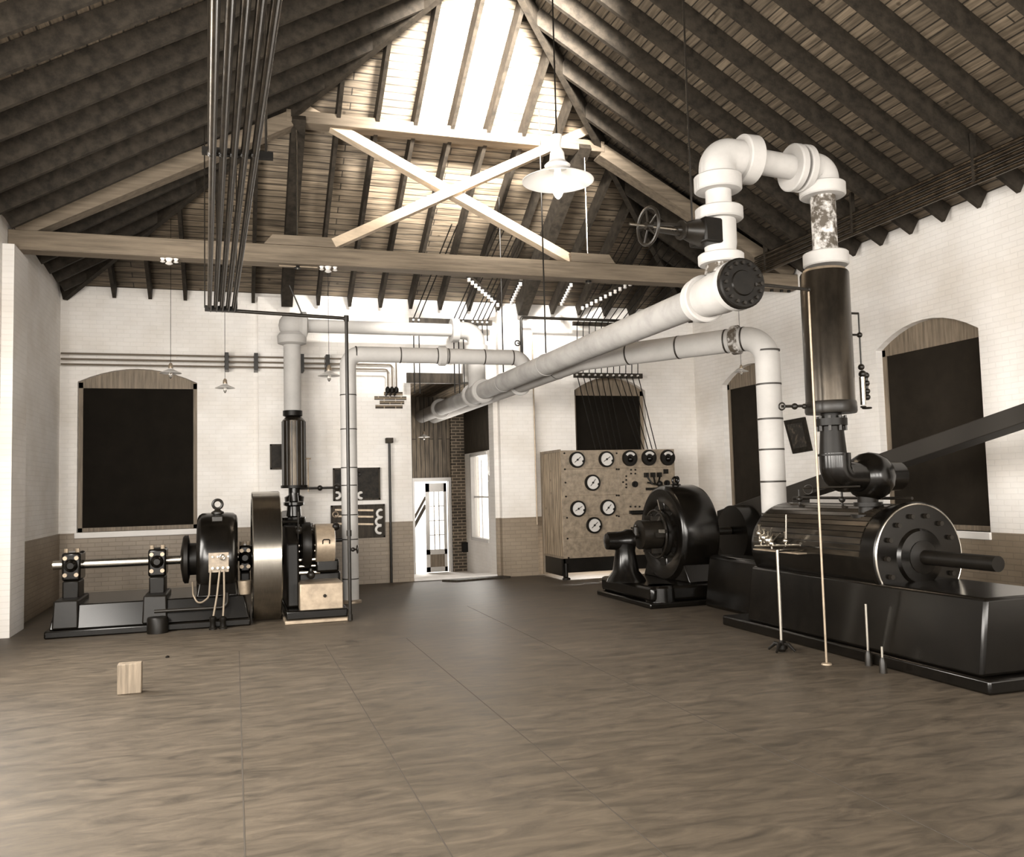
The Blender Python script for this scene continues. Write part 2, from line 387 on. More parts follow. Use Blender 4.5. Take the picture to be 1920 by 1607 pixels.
win(3, 1, *WIN_R[0], XR, 1, 'shade_cloth2', True)
win(4, 1, *WIN_R[1], XR, 1, 'shade_cloth2', True)
win(5, 1, *WIN_R[2], XR, 1, 'shade_cloth2', True)
for i, a in enumerate(WIN_L): win(6+i, 1, *a, XL, -1)
for i, a in enumerate(WIN_N): win(10+i, 0, *a, YB, -1)

# roof boarding: back slope, two side slopes
def slope(name, poly, uvf):
    b = MB(); b.v = [Vector(p) for p in poly]; b.f = [tuple(range(len(poly)))]; b.uv = uvf
    o = b.build(name, 'roof', recalc=False); o['kind'] = 'structure'
    s_ = o.modifiers.new('thick', 'SOLIDIFY'); s_.thickness = .05; s_.offset = 0
    return o
EX = .3
PK = (XC, YP, ZP)
slope('ceiling_back', [(XL-EX, YW+EX, ZE-EX*SL), PK, (XR+EX, YW+EX, ZE-EX*SL)], lambda c: (c.x, (YW-c.y)*1.156))
slope('ceiling_right', [(XR+EX, YW+EX, ZE-EX*SL), PK, (XC, YB-.4, ZP), (XR+EX, YB-.4, ZE-EX*SL)], lambda c: (c.y, (XR-c.x)*1.156))
slope('ceiling_left', [(XL-EX, YW+EX, ZE-EX*SL), (XL-EX, YB-.4, ZE-EX*SL), (XC, YB-.4, ZP), PK], lambda c: (c.y, (c.x-XL)*1.156))
# rafters
def rafter(p0, p1, w, h, label, group=None, m='rafter'):
    p0, p1 = Vector(p0), Vector(p1); d = (p1-p0).normalized()
    n = d.cross(d.cross(Vector((0, 0, 1)))).normalized()
    if n.z > 0: n = -n
    s = n*(h/2+.03)
    o = MB().beam(p0+s, p1+s, w, h).build('rafter', m); tag(o, label, 'rafter', group); o['kind'] = 'structure'; return o
gB, gR, gL = 'rafters of the back slope', 'rafters of the right slope', 'rafters of the left slope'
x = .34-.587*5
while x < XR-.3:
    d = min(x-XL, XR-x); skip = abs(x-.93) < .2 or abs(x-5.62) < .2
    if d > .3 and not skip: rafter((x, YW+.02, ZE), (x, YW-d+.12, ZE+(d-.12)*SL), .06, .25, 'rough sawn common rafter running down to the back wall under the boarding', gB)
    x += .587
for lab, X in (('heavy dark trimmer rafter left of the crossed braces', .93), ('heavy dark trimmer rafter right of the crossed braces above the steam main', 5.5)):
    rafter((X, YW-.15, ZE-.02), (X, 13.1, ZE+3.6*SL-.02), .20, .34, lab)
y = 16.2
while y > -3.6:
    d = min(YW-y, HALF)
    if d > .4:
        rafter((XR, y, ZE), (XR-d+.1, y, ZE+(d-.1)*SL), .06, .25, 'rafter of the right roof slope running down to the side wall', gR)
        rafter((XL, y, ZE), (XL+d-.1, y, ZE+(d-.1)*SL), .06, .25, 'rafter of the left roof slope running down to the side wall', gL)
    y -= .61
rafter((XR, YW, ZE), PK, .09, .30, 'long hip rafter from the back right corner of the room')
rafter((XL, YW, ZE), PK, .09, .30, 'long hip rafter from the back left corner of the room')
rafter(PK, (XC, YB, ZP), .06, .30, 'ridge timber running towards the near end wall')
# unglazed frame added around the back slope light; roof has no opening here
rl = thing('window_14', None, None, (3.3, 8.5, 8.2)); rl['kind'] = 'structure'
f = MB()
fx0, fx1, fy, z0, z1 = 2.45, 4.15, 8.5, 7.6, 8.2
for a in (fx0, (fx0+fx1)/2, fx1): f.box(a-.03, a+.03, fy-.03, fy+.03, z0, z1)
for b_ in (z0, z1): f.box(fx0-.03, fx1+.03, fy-.03, fy+.03, b_-.03, b_+.03)
for a in (fx0, fx1): f.box(a-.03, a+.03, fy-.03, fy+.03, z1, RZ(a, fy)-.02)
f.build('frame', 'wood_m', rl)

# ------------------------------------------------------------------ roof truss
YT = 13.1
tr = thing('roof_truss', 'timber roof truss with crossed white braces above a long tie beam', 'roof truss', (XC, YT, 5.1))
MB().box(XL+.003, XR-.003, YT-.14, YT+.14, 5.10, 5.37).build('tie_beam', 'beam_x', tr, bevel=.01)
def pl(X0, X1, z0, z1, ch): return [(X0, YT-.13, z0), (X1, YT-.13, z0), (X1-ch[1], YT-.13, z1), (X0+ch[0], YT-.13, z1)]
MB().prism(pl(.42, 1.50, 5.375, 5.52, (.12, -.02)), (0, .26, 0)).build('thrust_block', 'beam_x', tr)
MB().prism(pl(5.22, 5.98, 5.375, 5.52, (-.02, .1)), (0, .26, 0)).build('thrust_block', 'beam_x', tr)
MB().beam((1.42, YT-.05, 5.44), (5.62, YT-.05, 7.62), .14, .19, up=(0, -1, 0)).build('brace', 'brace', tr)
MB().beam((5.26, YT+.06, 5.44), (.98, YT+.06, 7.52), .14, .19, up=(0, -1, 0)).build('brace', 'brace', tr)
MB().box(.75, 5.86, YT-.14, YT+.14, 7.14+.1, 7.42).build('straining_beam', 'beam_x', tr, bevel=.01)
MB().beam((XL+.1, YT, 5.36), (.80, YT, 7.28), .26, .22).build('principal_rafter', 'beam_x', tr)
MB().beam((XR-.1, YT, 5.36), (5.82, YT, 7.28), .26, .22).build('principal_rafter', 'beam_x', tr)
for X in (.90, 5.54):
    MB().cyl((X, YT-.02, 5.05), (X, YT-.02, 7.25), .014, n=8).build('tie_rod', 'bright', tr)
    MB().cyl((X, YT-.02, 5.06), (X, YT-.02, 5.095), .05, n=10).build('washer', 'blackm', tr)
for X in (9.0, 9.2, 9.35): MB().cyl((X, YT-.05, 5.06), (X, YT-.05, 5.10), .03, n=8).build('bolt', 'blackm', tr)

# ------------------------------------------------------------------ pipe parts
def flange(o, ax, r, t, parent, m='lag', name='flange'):
    return MB().lathe(Vector(o)-Vector(ax).normalized()*t/2, ax, [(0, r*.94), (.012, r), (t-.012, r), (t, r*.94)], 40).build(name, m, parent)
def straps(p0, p1, r, ts, parent, w=.022):
    p0, p1 = Vector(p0), Vector(p1); d = (p1-p0).normalized()
    for t in ts:
        c = p0.lerp(p1, t); MB().cyl(c-d*w/2, c+d*w/2, r+.004, n=28).build('strap', 'strap', parent)
Yv = Vector((0, 1, 0)); Xv = Vector((1, 0, 0)); Zv = Vector((0, 0, 1))

# main steam pipe, from the valve at the near end to the annex
XM = 4.42
ZM = (P(1200, 612, X=XM).z+P(895, 737, X=XM).z)/2
Yn = P(1316, 556, X=XM).y; RM = .155
sm = thing('steam_main', 'long white lagged steam main sloping from the blind flange down into the doorway', 'pipe', (XM, 11, ZM))
MB().cyl((XM, Yn, ZM), (XM, 21.25, ZM), RM, n=40).build('pipe', 'lag_d', sm)
Yt4 = P(895, 737, X=XM).y
for yy in (Yn, Yt4-.42, Yt4+.32, P(826, 768, X=XM).y): flange((XM, yy, ZM), Yv, .225, .10, sm)
MB().lathe((XM, Yt4-.4, ZM), Yv, [(0, .17), (.12, .19), (.6, .19), (.7, .17)]).build('tee', 'lag_d', sm)
yc = P(1393, 528, X=XM).y
YR = Yn-.38
MB().lathe((XM, Yn, ZM), -Yv, [(0, .15), (.08, .19), ((Yn-yc)*.5, .21), (Yn-yc-.12, .20), (Yn-yc-.10, .18)]).build('cross_body', 'lag', sm)
flange((XM, Yn-.06, ZM), Yv, .235, .05, sm)
flange((XM, yc+.10, ZM), Yv, .235, .09, sm)
bf = MB().lathe((XM, yc+.06, ZM), -Yv, [(0, .235), (.05, .235), (.06, .22), (.06, .12), (.075, .11), (.075, .001)]).build('blind_flange', 'blackm', sm)
for k in range(16):
    a = k*math.pi/8; MB().cyl((XM+.185*math.cos(a), yc, ZM+.185*math.sin(a)), (XM+.185*math.cos(a), yc-.028, ZM+.185*math.sin(a)), .017, n=6).build('bolt', 'iron', bf)
# stays hanging the main from the truss and roof
for nm, (px, ptop, pb) in {'near': (1025, 496, 716), 'far': (944, 520, 700)}.items():
    yy = P(px, pb, X=XM+.0).y
    h = thing('pipe_hanger', 'thin iron hanger rod %s the steam main' % ('right of the rightmost wooden drop, holding' if nm == 'near' else 'beside the white pier, holding'), 'pipe hanger', (XM, yy, ZM))
    zt = ZE+min(YW-yy, 3.6)*SL-.1
    MB().cyl((XM, yy, ZM+RM+.02), (XM, yy, zt), .012, n=8).build('rod', 'iron', h)
    MB().torus((XM, yy, ZM), Yv, RM+.006, .006).build('ring', 'lag_d', h)

# gate valve above the near end
gv = thing('gate_valve', 'large gate valve with iron handwheel between the white pipes, upper right', 'valve', (XM, YR, ZM+.2))
def pz(y, x=1355): return P(x, y, Y=YR).z
z1 = pz(487); z2 = pz(403)
MB().lathe((XM, YR, ZM+.17), Zv, [(0, .16), (z1-ZM-.2, .14)]).build('neck', 'lag_s', gv)
flange((XM, YR, z1), Zv, .215, .10, gv)
MB().lathe((XM, YR, z1+.04), Zv, [(0, .14), ((z2-z1)*.25, .155), ((z2-z1)*.75, .155), (z2-z1-.06, .14)]).build('valve_body', 'lag', gv)
flange((XM, YR, z2), Zv, .225, .12, gv)
pb_ = P(1345, 440, Y=YR); zb = pb_.z
ph = P(1216, 441, Y=YR-.1)
ax = (Vector((ph.x, YR-.1, zb))-Vector((XM, YR, zb))); Lh = ax.length; axn = ax.normalized(); B0 = Vector((XM, YR, zb))
MB().beam(B0+axn*.05, B0+axn*.27, .27, .24).build('bonnet_flange', 'blackm', gv, bevel=.02)
MB().lathe(B0, axn, [(.22, .13), (.28, .12), (.42, .075), (.44, .09), (.46, .09), (.46, .04), (.5, .03)]).build('bonnet', 'iron', gv)
MB().beam(B0+axn*.42+Zv*.045, B0+axn*(Lh-.05)+Zv*.03, .03, .025).beam(B0+axn*.42-Zv*.045, B0+axn*(Lh-.05)-Zv*.03, .03, .025).build('yoke', 'iron', gv)
MB().cyl(B0+axn*.4, B0+axn*(Lh+.20), .012, n=10).build('stem', 'bright', gv)
hc = B0+axn*Lh
hw = MB().torus(hc, axn, .17, .016).build('handwheel', 'iron', gv)
sp = MB(); u_ = axn.orthogonal().normalized(); v_ = axn.cross(u_)
for k in range(5):
    a = k*2*math.pi/5; sp.cyl(hc, hc+(u_*math.cos(a)+v_*math.sin(a))*.17, .010, n=8)
sp.lathe(hc-axn*.03, axn, [(0, .04), (.06, .035)]).build('spokes', 'iron', hw)

# overhead loop from the valve to the separator
YS = YR+.1; XS = P(1545, 420, Y=YS).x
lp = thing('overhead_pipe_loop', 'white lagged goose neck pipe arching over at the upper right', 'pipe', (XM, YR, z2))
zf1 = P(1348, 345, Y=YR).z; zt_ = P(1450, 303, Y=YR).z
MB().cyl((XM, YR, z2+.05), (XM, YR, zf1), .122, n=36).build('riser', 'lag', lp)
flange((XM, YR, zf1), Zv, .225, .15, lp)
e1 = bend([(XM, YR, zf1), (XM, YR, zt_), (XM+.42, YR+.03, zt_)], .24, 12)
MB().tube(e1, .175, 32).build('elbow', 'lag', lp)
xa = P(1402, 295, Y=YR).x; flange((xa, YR+.02, zt_), Xv, .235, .16, lp)
xb = P(1492, 305, Y=YS).x
MB().cyl((xa, YR+.02, zt_), (xb, YS, zt_), .122, n=36).build('cross_pipe', 'lag', lp)
flange((xb-.03, YS, zt_), Xv, .235, .08, lp); flange((xb+.08, YS, zt_), Xv, .235, .08, lp)
zf2 = P(1542, 358, Y=YS).z
MB().tube(bend([(xb+.05, YS, zt_), (XS, YS, zt_), (XS, YS, zf2)], .22, 12), .165, 32).build('elbow', 'lag', lp)
flange((XS, YS, zf2), Zv, .225, .13, lp)
zf3 = P(1545, 487, Y=YS).z
MB().cyl((XS, YS, zf2), (XS, YS, zf3), .122, n=36).build('drop_pipe', 'lag_s', lp)['label'] = 'drop pipe with the lagging stained and peeling'
flange((XS, YS, zf3), Zv, .22, .14, lp)
xh = XM-.32
hr = thing('hanger_rod', 'thin dark hanger rod just left of the white goose neck', 'rod', (P(1297, 400, Y=YR).x, YR, P(1297, 405, Y=YR).z))
xx = hr.location.x; MB().cyl((xx, YR, hr.location.z-.1), (xx, YR, ZE+(HALF-abs(xx-XC))*SL-.05), .010, n=8).build('rod', 'iron', hr)

# separator, right
sz0 = P(1550, 772, Y=YS).z; sz1 = P(1548, 512, Y=YS).z; XS2 = P(1552, 650, Y=YS).x; RS = .236
se = thing('steam_separator', 'tall dark sheet iron cylinder with a gauge glass under the goose neck', 'steam separator', (XS2, YS, sz0))
MB().lathe((XS2, YS, sz0), Zv, [(0, RS), (sz1-sz0-.02, RS), (sz1-sz0, RS-.01), (sz1-sz0+.02, .12)], 48).build('casing', 'sheet', se)
MB().lathe((XS2, YS, sz0-.02), Zv, [(0, RS+.004), (.02, RS+.012), (.10, RS+.012), (.12, RS+.004)], 48).build('lower_band', 'iron', se)
MB().lathe((XS2, YS, sz1), Zv, [(0, .215), (.03, .20)], 40).build('top_ring', 'tin', se)
g0 = P(1602, 590, Y=YS); gx = g0.x; gt = g0.z; gm = P(1604, 630, Y=YS).z; gb = P(1610, 690, Y=YS).z
for zz, n_ in ((gt, 1), (gm, 1)): MB().cyl((XS2+RS*.8, YS-.05, zz), (gx, YS-.06, zz), .011, n=8).build('cock', 'iron', se)
MB().cyl((gx, YS-.06, gt), (gx, YS-.06, gb), .008, n=8).build('gauge_rod', 'iron', se)
MB().ball((gx, YS-.06, gm), .028).ball((gx, YS-.06, gb), .032).ball((gx+.01, YS-.06, gb-.07), .038).build('cock_body', 'iron', se)
MB().cyl((gx, YS-.06, gb-.10), (gx, YS-.06, gb-.38), .028, n=16).build('gauge_glass', 'bright', se)
wl = MB().cyl((gx+.07, YS-.04, gb-.06), (gx+.07, YS-.04, gb-.33), .016, n=12)
for q in (.08, .16, .24, .30): wl.ball((gx+.07, YS-.04, gb-q), .032)
wl.torus((gx+.06, YS-.04, gb-.41), Zv, .04, .009).torus((gx, YS-.06, gb-.40), Zv, .022, .008).build('drain_cocks', 'iron', se)

# stay pole with top arm in front of the separator
pb2 = P(1550, 1246, Z=0); ptop = P(1521, 541, X=pb2.x); pole = thing('drip_pipe', 'slender bright upright pipe from the floor up past the separator', 'pipe', pb2)
ptz = ptop.z
MB().cyl((pb2.x, pb2.y, 0), (pb2.x, pb2.y, ptz), .011, n=12).build('upright', 'tin', pole)
MB().lathe(pb2, Zv, [(0, .05), (.012, .045), (.02, .02)]).build('floor_flange', 'tin', pole)
MB().cyl((pb2.x, pb2.y, ptz), P(1418, 533, Y=yc-.02), .016, n=10).ball((pb2.x, pb2.y, ptz), .024).build('arm', 'iron', pole)

# lower valve and elbow below the separator
iv = thing('engine_inlet_valve', 'black inlet pipe and elbow below the separator leading into the engine', 'valve', (XS2, YS, 1.4))
q = lambda y, x=1560: P(x, y, Y=YS).z
MB().lathe((XS2, YS, q(855)), Zv, [(0, .15), (.02, .15), (.02, .13), (q(800)-q(855), .11), (q(800)-q(855)+.01, .15), (q(785)-q(855), .15), (q(785)-q(855), .10), (sz0-q(855), .10)], 32).build('neck', 'blackm', iv)
xo = P(1622, 900, Y=YS+.15).x; ze = q(895, 1580)
MB().tube(bend([(XS2+.02, YS, q(850)), (XS2+.02, YS, ze), (XS2+.24, YS+.04, ze), (xo+.4, YS+.15, ze)], .15, 8), .15, 28).build('elbow', 'black', iv)
MB().ball((xo+.02, YS+.1, ze), .25, n=28).build('valve_chamber', 'black', iv)
zc = P(1605, 965, Y=YS+.1).z
MB().lathe((xo-.02, YS+.1, zc-.05), Zv, [(0, .17), (.05, .17), (.05, .10), (.13, .09), (.13, .14), (.17, .14), (.17, .10), (ze-zc, .11)], 28).build('foot_pipe', 'blackm', iv)
MB().cyl(P(1505, 915, Y=YS-.1), P(1612, 912, Y=YS-.1), .010, n=8).build('valve_stem', 'iron', iv)
hh = P(1515, 918, Y=YS-.1); MB().torus(hh, Vector((.3, 1, .2)), .045, .007).build('handwheel', 'iron', iv)
br = MB()
for k in range(8):
    a = k*math.pi/4; br.cyl((XS2+.13*math.cos(a), YS+.13*math.sin(a), q(808)), (XS2+.13*math.cos(a), YS+.13*math.sin(a), q(780)), .016, n=6)
br.build('flange_bolts', 'iron', iv)
sv = thing('side_valve', 'small iron globe valve with handwheel left of the separator foot', 'valve', P(1500, 762, Y=YS))
a0 = P(1520, 761, Y=YS); a1 = P(1466, 762, Y=YS)
MB().cyl(Vector((XS2-RS, YS, a0.z)), a1, .014, n=10).ball(P(1490, 762, Y=YS), .032).ball(P(1508, 762, Y=YS), .026).build('body', 'iron', sv)
MB().torus(a1, Vector((1, .35, 0)), .034, .008).build('handwheel', 'iron', sv)

# ------------------------------------------------------------------ exhaust pipes
XP2 = 4.74
ZP2 = P(985, 716, X=XP2).z; YP3 = P(985, 716, X=XP2).y
RY = 9.35; rb = P(1449, 975, Y=RY); rt = P(1441, 640, Y=RY)
XRs = (rb.x+rt.x)/2; ZR = P(1430, 630, Y=RY).z; RE = .152
YB2 = RY+(XRs-XP2)*1.35
ex = thing('exhaust_pipe', 'white lagged exhaust pipe with black straps rising behind the right engine', 'pipe', (XRs, RY, 0))
cor = bend([(XRs, RY, 0.121), (XRs, RY, ZR), (XP2, YB2, ZP2), (XP2, 21.25, ZP2)], .30, 12)
MB().tube(cor, RE, 36).build('pipe', 'lag', ex)
up0, up1 = Vector((XRs, RY, 1.0)), Vector((XRs, RY, ZR-.3))
tv = lambda y: (P(1445, y, Y=RY).z-1.0)/(up1.z-1.0)
straps(up0, up1, RE, [tv(y) for y in (658, 721, 786, 843, 903, 963)], ex)
h0, h1 = Vector((XRs, RY, ZR)), Vector((XP2, YB2, ZP2))
import mathutils
def onb(px):
    """fraction along the slanting run that projects to a pixel column"""
    lo, hi = 0, 1
    for _ in range(30):
        mid = (lo+hi)/2; c = CW.transposed() @ (h0.lerp(h1, mid)-EYE)
        if 960+F*c.x/-c.z > px: lo = mid
        else: hi = mid
    return lo
straps(h0, h1, RE, [onb(x) for x in (1395, 1363, 1273, 1180)], ex)
c_ = h0.lerp(h1, onb(1380)); dd = (h1-h0).normalized()
MB().lathe(c_-dd*.06, dd, [(0, RE+.005), (.02, RE+.035), (.10, RE+.035), (.12, RE+.005)], 32).build('coupling', 'lag_s', ex)
straps((XP2, 12, ZP2), (XP2, 16, ZP2), RE, [.12, .62], ex)
flange((XP2, YP3+.3, ZP2), Yv, RE+.05, .05, ex)
# left exhaust: upright, elbow and long run to the right
xl_ = P(655, 900, Y=YP3).x; zl = P(800, 667, Y=YP3).z
el = thing('exhaust_branch', 'white lagged pipe with black straps rising behind the left engine then running right', 'pipe', (xl_, YP3, 0))
MB().tube(bend([(xl_, YP3, .05), (xl_, YP3, zl), (XP2-.01, YP3, zl), (XP2, YP3, ZP2)], .20, 10), .128, 32).build('pipe', 'lag', el)
straps((xl_, YP3, 0), (xl_, YP3, zl), .128, [P(655, y, Y=YP3).z/zl for y in (741, 805, 877, 910, 965, 1011, 1085)], el, .016)
straps((0, YP3, zl), (5, YP3, zl), .128, [P(x, 667, Y=YP3).x/5 for x in (667, 750, 819, 840, 907, 960)], el, .018)
cx = P(829, 667, Y=YP3).x; MB().lathe((cx-.08, YP3, zl), Xv, [(0, .13), (.03, .165), (.13, .165), (.16, .13)], 32).build('coupling', 'lag', el)
MB().lathe((xl_, YP3, .001), Zv, [(0, .17), (.03, .17), (.05, .13)]).build('floor_flange', 'tin', el)
# left steam supply
YQ = min(Yt4, 16.15)
xs_ = P(548, 700, Y=YQ).x; zq = P(700, 615, Y=YQ).z
sl = thing('steam_branch', 'white lagged steam pipe dropping to the left engine from a high cross run', 'pipe', (xs_, YQ, 2.9))
zt2 = P(548, 775, Y=YQ).z; RQ = .15
MB().cyl((xs_, YQ, zt2), (xs_, YQ, zq), RQ, n=32).build('drop_pipe', 'lag', sl)
MB().tube([(xs_, YQ, zq), (XM-.3, YQ, zq)], .122, 28).build('cross_pipe', 'lag', sl)
MB().ball((xs_, YQ, zq), .235, n=28).build('tee_body', 'lag', sl)
MB().lathe((xs_, YQ, zq-.36), Zv, [(0, .16), (.03, .25), (.16, .26), (.22, .22)], 32).lathe((xs_+.12, YQ, zq), Xv, [(0, .2), (.05, .25), (.13, .25), (.16, .14)], 32).build('flange', 'lag', sl)
MB().tube(bend([(XM-.45, YQ, zq), (XM, YQ, zq), (XM, YQ, ZM+.1)], .30, 10), .165, 30).build('elbow', 'lag', sl)
flange((XM-.42, YQ, zq), Xv, .23, .15, sl)
flange((XM, YQ, zq-.34), Zv, .215, .12, sl)
# left separator (fluted dark casing)
ls = thing('steam_separator', 'slim black sheet iron cylinder below the left white drop pipe', 'steam separator', (xs_, YQ, 1.9))
a = P(551, 783, Y=YQ).z; b = P(551, 913, Y=YQ).z; xq = P(551, 850, Y=YQ).x
MB().lathe((xq, YQ, b), Zv, [(0, .20), (a-b-.06, .20), (a-b, .15), (a-b+.02, .10)], 36).build('casing', 'sheet', ls)
MB().lathe((xq, YQ, b-.02), Zv, [(0, .23), (.05, .23)], 32).build('base_flange', 'blackm', ls)
MB().lathe((xs_, YQ, a), Zv, [(0, .10), (.03, .17), (.12, .17), (.13, .12)], 28).build('top_flange', 'blackm', ls)
fl = MB()
for k in range(14):
    t = k*2*math.pi/14; fl.cyl((xq+.2*math.cos(t), YQ+.2*math.sin(t), b), (xq+.2*math.cos(t), YQ+.2*math.sin(t), a-.07), .010, n=6)
fl.build('rib', 'iron', ls)
gx = P(578, 900, Y=YQ).x
MB().cyl((gx, YQ, P(578, 858, Y=YQ).z), (gx, YQ, P(578, 922, Y=YQ).z), .012, n=8).cyl((xq, YQ, P(578, 860, Y=YQ).z), (gx+.05, YQ, P(578, 860, Y=YQ).z), .014, n=8).build('gauge_glass', 'tin', ls)
zz = P(600, 915, Y=YQ).z
MB().cyl((xq, YQ, zz), (P(640, 915, Y=YQ).x, YQ, zz), .022, n=10).ball((P(600, 915, Y=YQ).x, YQ, zz), .05).ball((P(632, 915, Y=YQ).x, YQ, zz), .07).build('drain_pipe', 'iron', ls)
MB().lathe((xq, YQ, .9), Zv, [(0, .1), (P(550, 945, Y=YQ).z-.93, .09), (P(550, 943, Y=YQ).z-.9, .16), (P(550, 932, Y=YQ).z-.9, .17), (P(550, 928, Y=YQ).z-.9, .10), (b-.9, .10)], 28).build('neck_pipe', 'black', ls)

# thin iron conduit racks -------------------------------------------------
YK = 12.1
zk = P(410, 578, Y=YK).z
cr = thing('conduit_rack', 'bundle of parallel iron conduits hanging from the roof down the upper left', 'conduit rack', (.2, YK, zk))
for k in range(5):
    px = 392+k*11.2; p0 = P(px, 576, Y=YK); dxy = (P(397+k*20.0, 285, Z=zk)-p0); p1 = p0+dxy.normalized()*(dxy.length+3.2)
    MB().cyl((p0.x, p0.y, zk), (p1.x, p1.y, zk), .021, n=12).build('conduit', 'conduit', cr)
    MB().cyl((p0.x+.018, p0.y+.05, zk-.034), (p1.x+.018, p1.y, zk-.034), .012, n=10).build('conduit', 'iron', cr)
    cb = MB().ball((p0.x, p0.y, zk), .04, n=12)
    u_ = (Vector((p1.x, p1.y, 0))-Vector((p0.x, p0.y, 0))); f_ = (P(397+k*20, 287, Z=zk).y-p0.y)/u_.y
    cb.ball((p0.x+u_.x*f_, p0.y+u_.y*f_, zk), .034, n=12); cb.build('coupling', 'iron', cr)
pa, pbb = P(384, 578, Y=YK), P(444, 581, Y=YK)
MB().beam(pa, pbb, .07, .07).build('end_bar', 'blackm', cr)
ma, mb_ = P(392, 287, Z=zk+.03), P(500, 287, Z=zk+.03)
MB().beam((ma.x-.05, ma.y, zk+.045), (mb_.x+.05, ma.y, zk+.045), .05, .05).build('cross_bar', 'blackm', cr)
for X in (ma.x, mb_.x): MB().cyl((X, ma.y, zk+.05), (X, ma.y, ZE+(HALF-abs(X-XC))*SL-.1), .010, n=8).build('hanger', 'iron', cr)
for X in (pa.x, pbb.x): MB().cyl((X, YK, zk), (X, YK, ZE+(HALF-abs(X-XC))*SL-.1), .008, n=8).build('hanger', 'iron', cr)
cd = thing('conduit', 'dark iron conduit running right from the rack and down beside the left engine', 'pipe', (P(655, 1160, Y=YK).x, YK, 0))
q0, q1 = P(440, 583, Y=YK), P(646, 597, Y=YK); xq1 = P(652, 800, Y=YK).x
MB().tube(bend([q0, (xq1, YK, q1.z), (xq1, YK, .02)], .05, 6), .024, 14).build('pipe', 'iron', cd)
for pv in ((xq1, YK, q1.z), (xq1, YK, .05), (xq1, YK, P(652, 1000, Y=YK).z)): MB().lathe(Vector(pv)-Zv*.04, Zv, [(0, .034), (.08, .034)]).build('coupling', 'iron', cd)
dr = P(545, 525, Y=YK)
MB().cyl(P(543, 535, Y=YK), P(567, 591, Y=YK), .010, n=8).build('stay', 'iron', cd)
vv = P(670, 1030, Y=YK)
MB().cyl((xq1, YK, vv.z), (vv.x, YK, vv.z), .013, n=8).torus(Vector((vv.x, YK, vv.z)), Xv, .05, .009).ball((xq1+.05, YK, vv.z), .03).build('drain_valve', 'iron', cd)

# conduits on the right, along the eaves
rc = thing('conduit_rack', 'sheaf of parallel dark conduits running along the eaves of the right wall', 'conduit rack', (9.1, 8, 5.0))
for k in range(5):
    pk = P(1530, 434+k*8.5, X=8.6); MB().cyl((8.6, 4.0, pk.z), (8.6, 12.9, pk.z), .030, n=12).build('conduit', 'conduit', rc)
for yy in (6, 8.2, 10.4, 12.6): MB().box(8.57, 8.63, yy-.02, yy+.02, P(1530, 462, X=8.6).z-.05, ZE+(XR-8.6)*SL-.1).build('bracket', 'rafter', rc)

# three small pipes on the back wall
for k, (ya, yb, pxr, ydn) in enumerate(((668, 672, 743, 690), (675, 680, 735, 690), (684, 690, 726, 698))):
    z = P(380, (667.5, 677.5, 687)[k], Y=16.5).z; xr = P((743, 735, 727)[k], 700, Y=16.5).x
    o = MB().tube(bend([(XL+.05, 16.50, z), (xr, 16.50, z), (xr, 16.50, P(735, 730, Y=16.5).z)], .05, 5), .016, 10).build('wall_pipe', 'wallpipe')
    tag(o, ('topmost', 'middle', 'lowest')[k]+' of three thin pipes running along the white back wall at the left', 'pipe')
for px in (425, 480, 566, 614):
    c = P(px, 680, Y=16.5); c.z = P(380, 677.5, Y=16.5).z
    nm = {425: 'nearest the tall dark window', 480: 'at the left edge of the pier', 566: 'just right of the white drop pipe', 614: 'above the small lamp by the strapped upright'}[px]
    MBo = MB().box(c.x-.035, c.x+.035, 16.42, 16.719, c.z-.16, c.z+.16)
    for dz in (-.09, 0, .09): MBo.ball((c.x, 16.48, c.z+dz), .045, n=12)
    tag(MBo.build('pipe_clamp', 'iron'), 'dark clamp on the three thin wall pipes, '+nm, 'clamp')
# patch of bare bricks where the pipes enter
bp_ = MB()
for r_, (xa_, xb_) in enumerate(((720, 755), (702, 762), (712, 758), (704, 755))):
    yq = 738+r_*8.2; A = P(xa_, yq, Y=YW-.015); Bq = P(xb_, yq, Y=YW-.015); zz = A.z
    bp_.box(A.x, Bq.x, YW-.012, YW-.001, zz-.034, zz+.034)
    n_ = int((Bq.x-A.x)/.12)
struct(bp_.build('trim_6', 'raw_brick'))
ins = MB()
for px in (727, 735, 743):
    c = P(px, 731, Y=16.5); ins.lathe((c.x, 16.5, c.z-.06), Zv, [(0, .03), (.02, .045), (.08, .045), (.12, .02)], 12)
    ins.cyl((c.x, 16.5, c.z-.05), (c.x, YW-.005, c.z-.08), .02, n=8)
tag(ins.build('pipe_bushings', 'blackm'), 'dark bushings where the wall pipes enter the bare brick patch', 'pipe fitting')

# ------------------------------------------------------------------ cables, bars and insulators
YI = 16.35
def bar(px0, px1, y, Y, h, label, m='wood_d', hh=.10):
    A, B_ = P(px0, y, Y=Y), P(px1, y, Y=Y)
    o = MB().box(A.x, B_.x, Y, Y+.06, A.z-hh/2, A.z+hh/2).build('cable_bar', m)
    tag(o, label, 'wooden bar'); return A.z
zb1 = bar(768, 923, 600, YI, 0, 'wooden bar holding cables under the eaves left of the white pier')
zb2 = bar(763, 868, 708, YI, 0, 'dark timber bar across the head of the doorway behind the pipes', hh=.19)
zb3 = bar(1075, 1152, 606, YI, 0, 'wooden bar holding cables under the eaves over the dark arched window', hh=.08)
zb4 = bar(1077, 1205, 703, YI, 0, 'dark bar with a row of insulators just above the dark arched window', hh=.10)
def knob(c, r=.022): return MB().lathe(Vector(c)-Yv*.05, Yv, [(0, r*.6), (.012, r), (.03, r*.8), (.045, r), (.05, r*.6)], 12)
